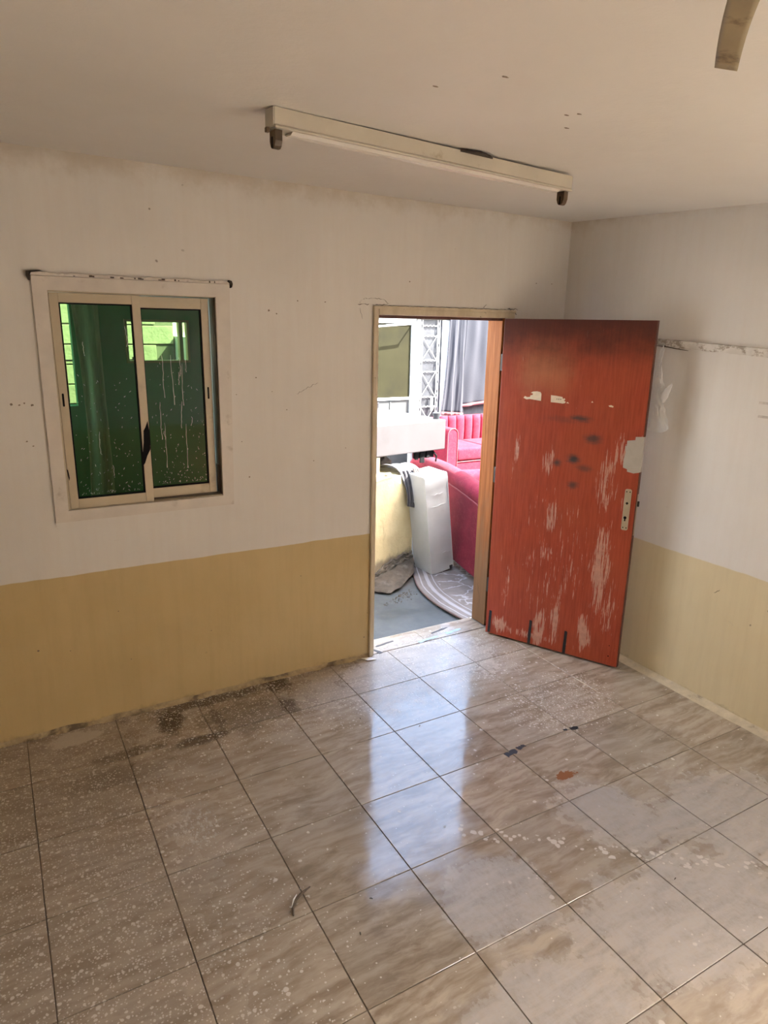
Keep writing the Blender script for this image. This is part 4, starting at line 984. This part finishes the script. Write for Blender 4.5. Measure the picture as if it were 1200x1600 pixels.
# ------------------------------------------------------------------ far side of the yard
fw = MB().box((-4.5, 5.16, ZO), (10.5, 5.34, 2.55)).build('wall_yard', 'farwall'); tag(fw, 'pale rendered wall across the yard', 'wall', kind='structure')
MB().box((1.6, 5.02, 2.06), (10.5, 5.155, 2.26)).build('fascia', 'whitepaint', fw)
MB().box((5.80, 5.135, ZO), (9.0, 5.158, .82)).build('dark_gap_panel', 'darkgap', fw)  # dark gap below the curtain, painted as a grey panel
rw = MB().box((9.2, .9, ZO), (9.4, 5.16, 2.3)).build('wall_yard_side', 'farwall'); tag(rw, 'pale wall closing the yard beyond the sofas', 'wall', kind='structure')
ew = MB().box((XR + .16, .0, -.12), (9.4, .17, 2.75)).build('wall_house', 'ext'); tag(ew, 'cream outer wall of the house beyond the doorway', 'wall', kind='structure')
yl_ = MB().box((1.26, 1.195, ZO), (1.34, 2.2, 1.85)).box((1.26, 2.2, ZO), (1.34, 5.155, 3.1)).build('wall_bounce_left', 'bounce_white'); tag(yl_, 'unseen white wall added to bounce sunlight through the doorway', 'wall', kind='structure')  # bounce wall, added out of view beside the doorway
ob = empty('olive_board', (4.4, 5.09, .95)); tag(ob, 'stained olive board panel in a white frame across the yard', 'board')
MB().box((-1.9, 0, .02), (.865, .03, 1.03)).build('panel', 'olive', ob)
MB().box((-1.9, -.02, 1.035), (.87, .04, 1.10)).build('top_rail', 'whitepaint', ob, bevel=.004)
MB().box((-1.9, -.015, -.02), (.865, .04, .018)).build('sill_rail', 'whitepaint', ob, bevel=.004)
MB().box((.875, -.03, -1.05), (.935, .05, 1.10)).build('post', 'whitepaint', ob, bevel=.004)
ls = empty('pale_sheet_panel', (4.4, 5.10, ZO)); tag(ls, 'greyish white sheet panel below the olive board', 'panel')
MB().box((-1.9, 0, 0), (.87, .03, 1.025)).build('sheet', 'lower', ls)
for k in range(6): MB().box((-1.7 + k * .45, -.008, 0), (-1.68 + k * .45, -.0005, 1.02)).build('rib', 'lower', ls)
pole = MB().tube([(3.2, 4.86, 1.905), (4.6, 4.88, 1.939), (5.32, 4.90, 1.995)], .014, 10).build('curtain_pole', 'whitepaint', smooth=True); MB().tube([(5.30, 4.90, 1.994), (5.30, 5.0595, 1.994)], .01, 8).build('bracket', 'whitepaint', pole); MB().tube([(3.25, 4.862, 1.906), (3.25, 5.0695, 1.906)], .01, 8).build('bracket', 'whitepaint', pole)
tag(pole, 'thin white pole running across the olive board', 'pole')
# ornamental white gate
gt = empty('ornamental_gate', (5.36, 5.06, ZO)); tag(gt, 'white ornamental metal gate with crossed bars beside the grey curtain', 'gate')
gw, gh = .40, 2.14
MB().box((.0, .035, .02), (gw + .06, .045, gh)).build('backing_pane', 'gpane', gt)
for x in (0, gw + .03): MB().box((x, -.01, 0), (x + .035, .03, gh)).build('stile', 'whitepaint', gt, bevel=.003)
for x in (.07, gw - .035):
    pts = [(x + .012 * math.cos(i * .9), .012 + .010 * math.sin(i * .9), .04 + i * (gh - .08) / 110) for i in range(111)]
    MB().tube(pts, .007, 5).build('twisted_bar', 'whitepaint', gt, smooth=True)
    MB().box((x - .022, .006, .02), (x - .016, .014, gh)).build('bar', 'whitepaint', gt); MB().box((x + .018, .006, .02), (x + .024, .014, gh)).build('bar', 'whitepaint', gt)
zs = [.04, .40, .56, .92, 1.06, 1.42, 1.58, 1.92, 2.06]
for i, z in enumerate(zs):
    MB().tube([(.09 + .25 * k / 14, .012 + .006 * math.sin(k * 1.8), z + .006 * math.cos(k * 1.8)) for k in range(15)], .007, 5).build('twisted_rail', 'whitepaint', gt, smooth=True)
for i in (0, 2, 4, 6):
    for a, b in ((.10, .335), (.335, .10)): MB().tube([(a, .018, zs[i] + .01), (b, .018, zs[i + 1] - .01)], .0042, 6).build('cross_bar', 'whitepaint', gt)
MB().box((gw + .066, -.012, 0), (gw + .17, .03, gh)).build('white_gap_panel', 'whitepaint', gt, bevel=.003)  # overexposed white gap beside the gate, put in as a white panel
MB().box((.255, -.02, .86), (.29, .0, 1.06)).build('handle', 'whitepaint', gt, bevel=.004)
# grey curtain
def curt_fn(x0, x1, ztop, zb0, zb1, ph, amp):
    def fn(u, v):
        x = x0 + (x1 - x0) * u; zb = zb0 + (zb1 - zb0) * u; z = ztop + (zb - ztop) * v
        y = 4.985 + amp * math.sin(u * ph + .5 * math.sin(v * 3)) * (.6 + .4 * v) + .012 * mnoise.noise(Vector((u * 9, v * 3, ph)))
        return (x - .10 * (1 - u) * v * v * .9, y, z)
    return fn
cu = empty('grey_curtain', (6.2, 4.985, 0)); tag(cu, 'grey hanging curtain with a faded pink hem above the far sofa', 'curtain')
for (x0, x1, zb0, zb1, ph, amp) in ((5.86, 6.17, .735, .70, 14, .016), (6.15, 7.4, .82, .95, 34, .009)):
    f_ = curt_fn(x0, x1, 2.20, zb0, zb1, ph, amp)
    c_ = MB().grid(90, 30, lambda u, v: (f_(u, v)[0] - 6.2, f_(u, v)[1] - 4.985, f_(u, v)[2])).build('drop', 'curtain', cu, smooth=True, solid=.005)
    MB().grid(90, 2, lambda u, v: (f_(u, 1)[0] - 6.2, f_(u, 1)[1] - 4.985, f_(u, 1)[2] + .012 - .045 * v)).build('hem', 'hem', c_, smooth=True, solid=.009)
MB().tube([(-.6, -.0, 2.20), (1.3, 0, 2.20)], .012, 8).build('rod', 'whitepaint', cu)

# ------------------------------------------------------------------ lean-to behind the window
aw = MB()
for a, b in (((-1.7, 1.10, ZO), (-.40, 1.19, 2.3)), ((-.40, 1.10, 2.12), (.485, 1.19, 2.3)), ((-.40, 1.10, ZO), (.485, 1.19, 1.46)), ((.485, 1.10, ZO), (.776, 1.19, 2.3)), ((.776, 1.10, ZO), (1.157, 1.19, 1.707)), ((.776, 1.10, 1.962), (1.157, 1.19, 2.3)), ((1.157, 1.10, ZO), (1.26, 1.19, 2.3))): aw.box(a, b)
o = aw.build('wall_annex_back', 'annex'); tag(o, 'dim wall of the lean-to seen through the green glass', 'wall', kind='structure')
o = MB().box((1.26, .172, ZO), (1.34, 1.19, 2.3)).build('wall_annex_right', 'bounce_white'); tag(o, 'side wall of the lean-to, made white to bounce sun through the doorway', 'wall', kind='structure')  # whitened to throw sunlight into the room
o = MB().box((-1.8, .172, ZO), (-1.7, 1.19, 2.3)).build('wall_annex_left', 'annex'); tag(o, 'far side wall of the lean-to behind the green glass', 'wall', kind='structure')
o = MB().box((-1.85, .32, 2.3), (1.39, 1.25, 2.36)).build('roof_annex', 'annex'); tag(o, 'flat roof of the lean-to behind the window', 'roof', kind='structure')
w3 = empty('window_3', (.9665, 1.10, 1.707)); tag(w3, 'small high window glowing through the green glass', 'window', kind='structure')
for nm, a, b in (('rail', (-.190, -.02, 0), (.190, .03, .014)), ('rail', (-.190, -.02, .241), (.190, .03, .255)), ('stile', (-.190, -.02, .014), (-.176, .03, .241)), ('stile', (.176, -.02, .014), (.190, .03, .241)), ('stile', (.128, -.02, .014), (.150, .03, .241))):
    MB().box(a, b).build(nm, 'alu', w3)
def sheetf(u, v):
    x = .478 + .14 * u; z = 2.08 - 1.35 * v
    return (x + .03 * math.sin(v * 3.2) * (1 - u), .93 + .035 * math.sin(u * 9 + 1.2 * v) + .02 * math.sin(v * 5), z)
o = MB().grid(24, 20, sheetf).build('hanging_sheet', 'sheet', smooth=True, solid=.004); tag(o, 'pale sheet hanging in the lean-to, seen through the near green pane', 'sheet')
MB().tube([(-1.7, .93, 2.085), (1.26, .93, 2.085)], .008, 8).build('line', 'whitepaint', o)
o = MB().grid(12, 12, lambda u, v: (.24 + .24 * u, 1.55 + .03 * math.sin(u * 10), 1.70 - .26 * v)).build('pink_cloth', 'pinkcloth', smooth=True, solid=.004); tag(o, 'salmon pink cloth beyond the lean-to, at the edge of the green pane', 'cloth')
MB().tube([(.1, 1.55, 1.70), (.9, 1.55, 1.70)], .006, 6).build('line', 'rust', o)
for x in (.1, .9): MB().tube([(x, 1.55, ZO), (x, 1.55, 1.72)], .012, 8).build('post', 'rust', o)
bw = MB().box((-1.2, 1.912, ZO), (1.25, 2.05, 2.35)).build('wall_block', 'mortar'); tag(bw, 'bright concrete block wall beyond the lean-to', 'wall', kind='structure')
blk = None
for r_ in range(18):
    for k in range(-5, 6):
        x = k * .25 + (r_ % 2) * .125
        if x < -1.2 or x > 1.0: continue
        if blk is None: b_ = blk = MB().box((.004, -.012, .004), (.246, .0, .131)).build('block', 'block', bw, bevel=.003, seg=1)
        else: b_ = copy(blk, bw)
        b_.location = (x, 1.912, ZO + r_ * .135)
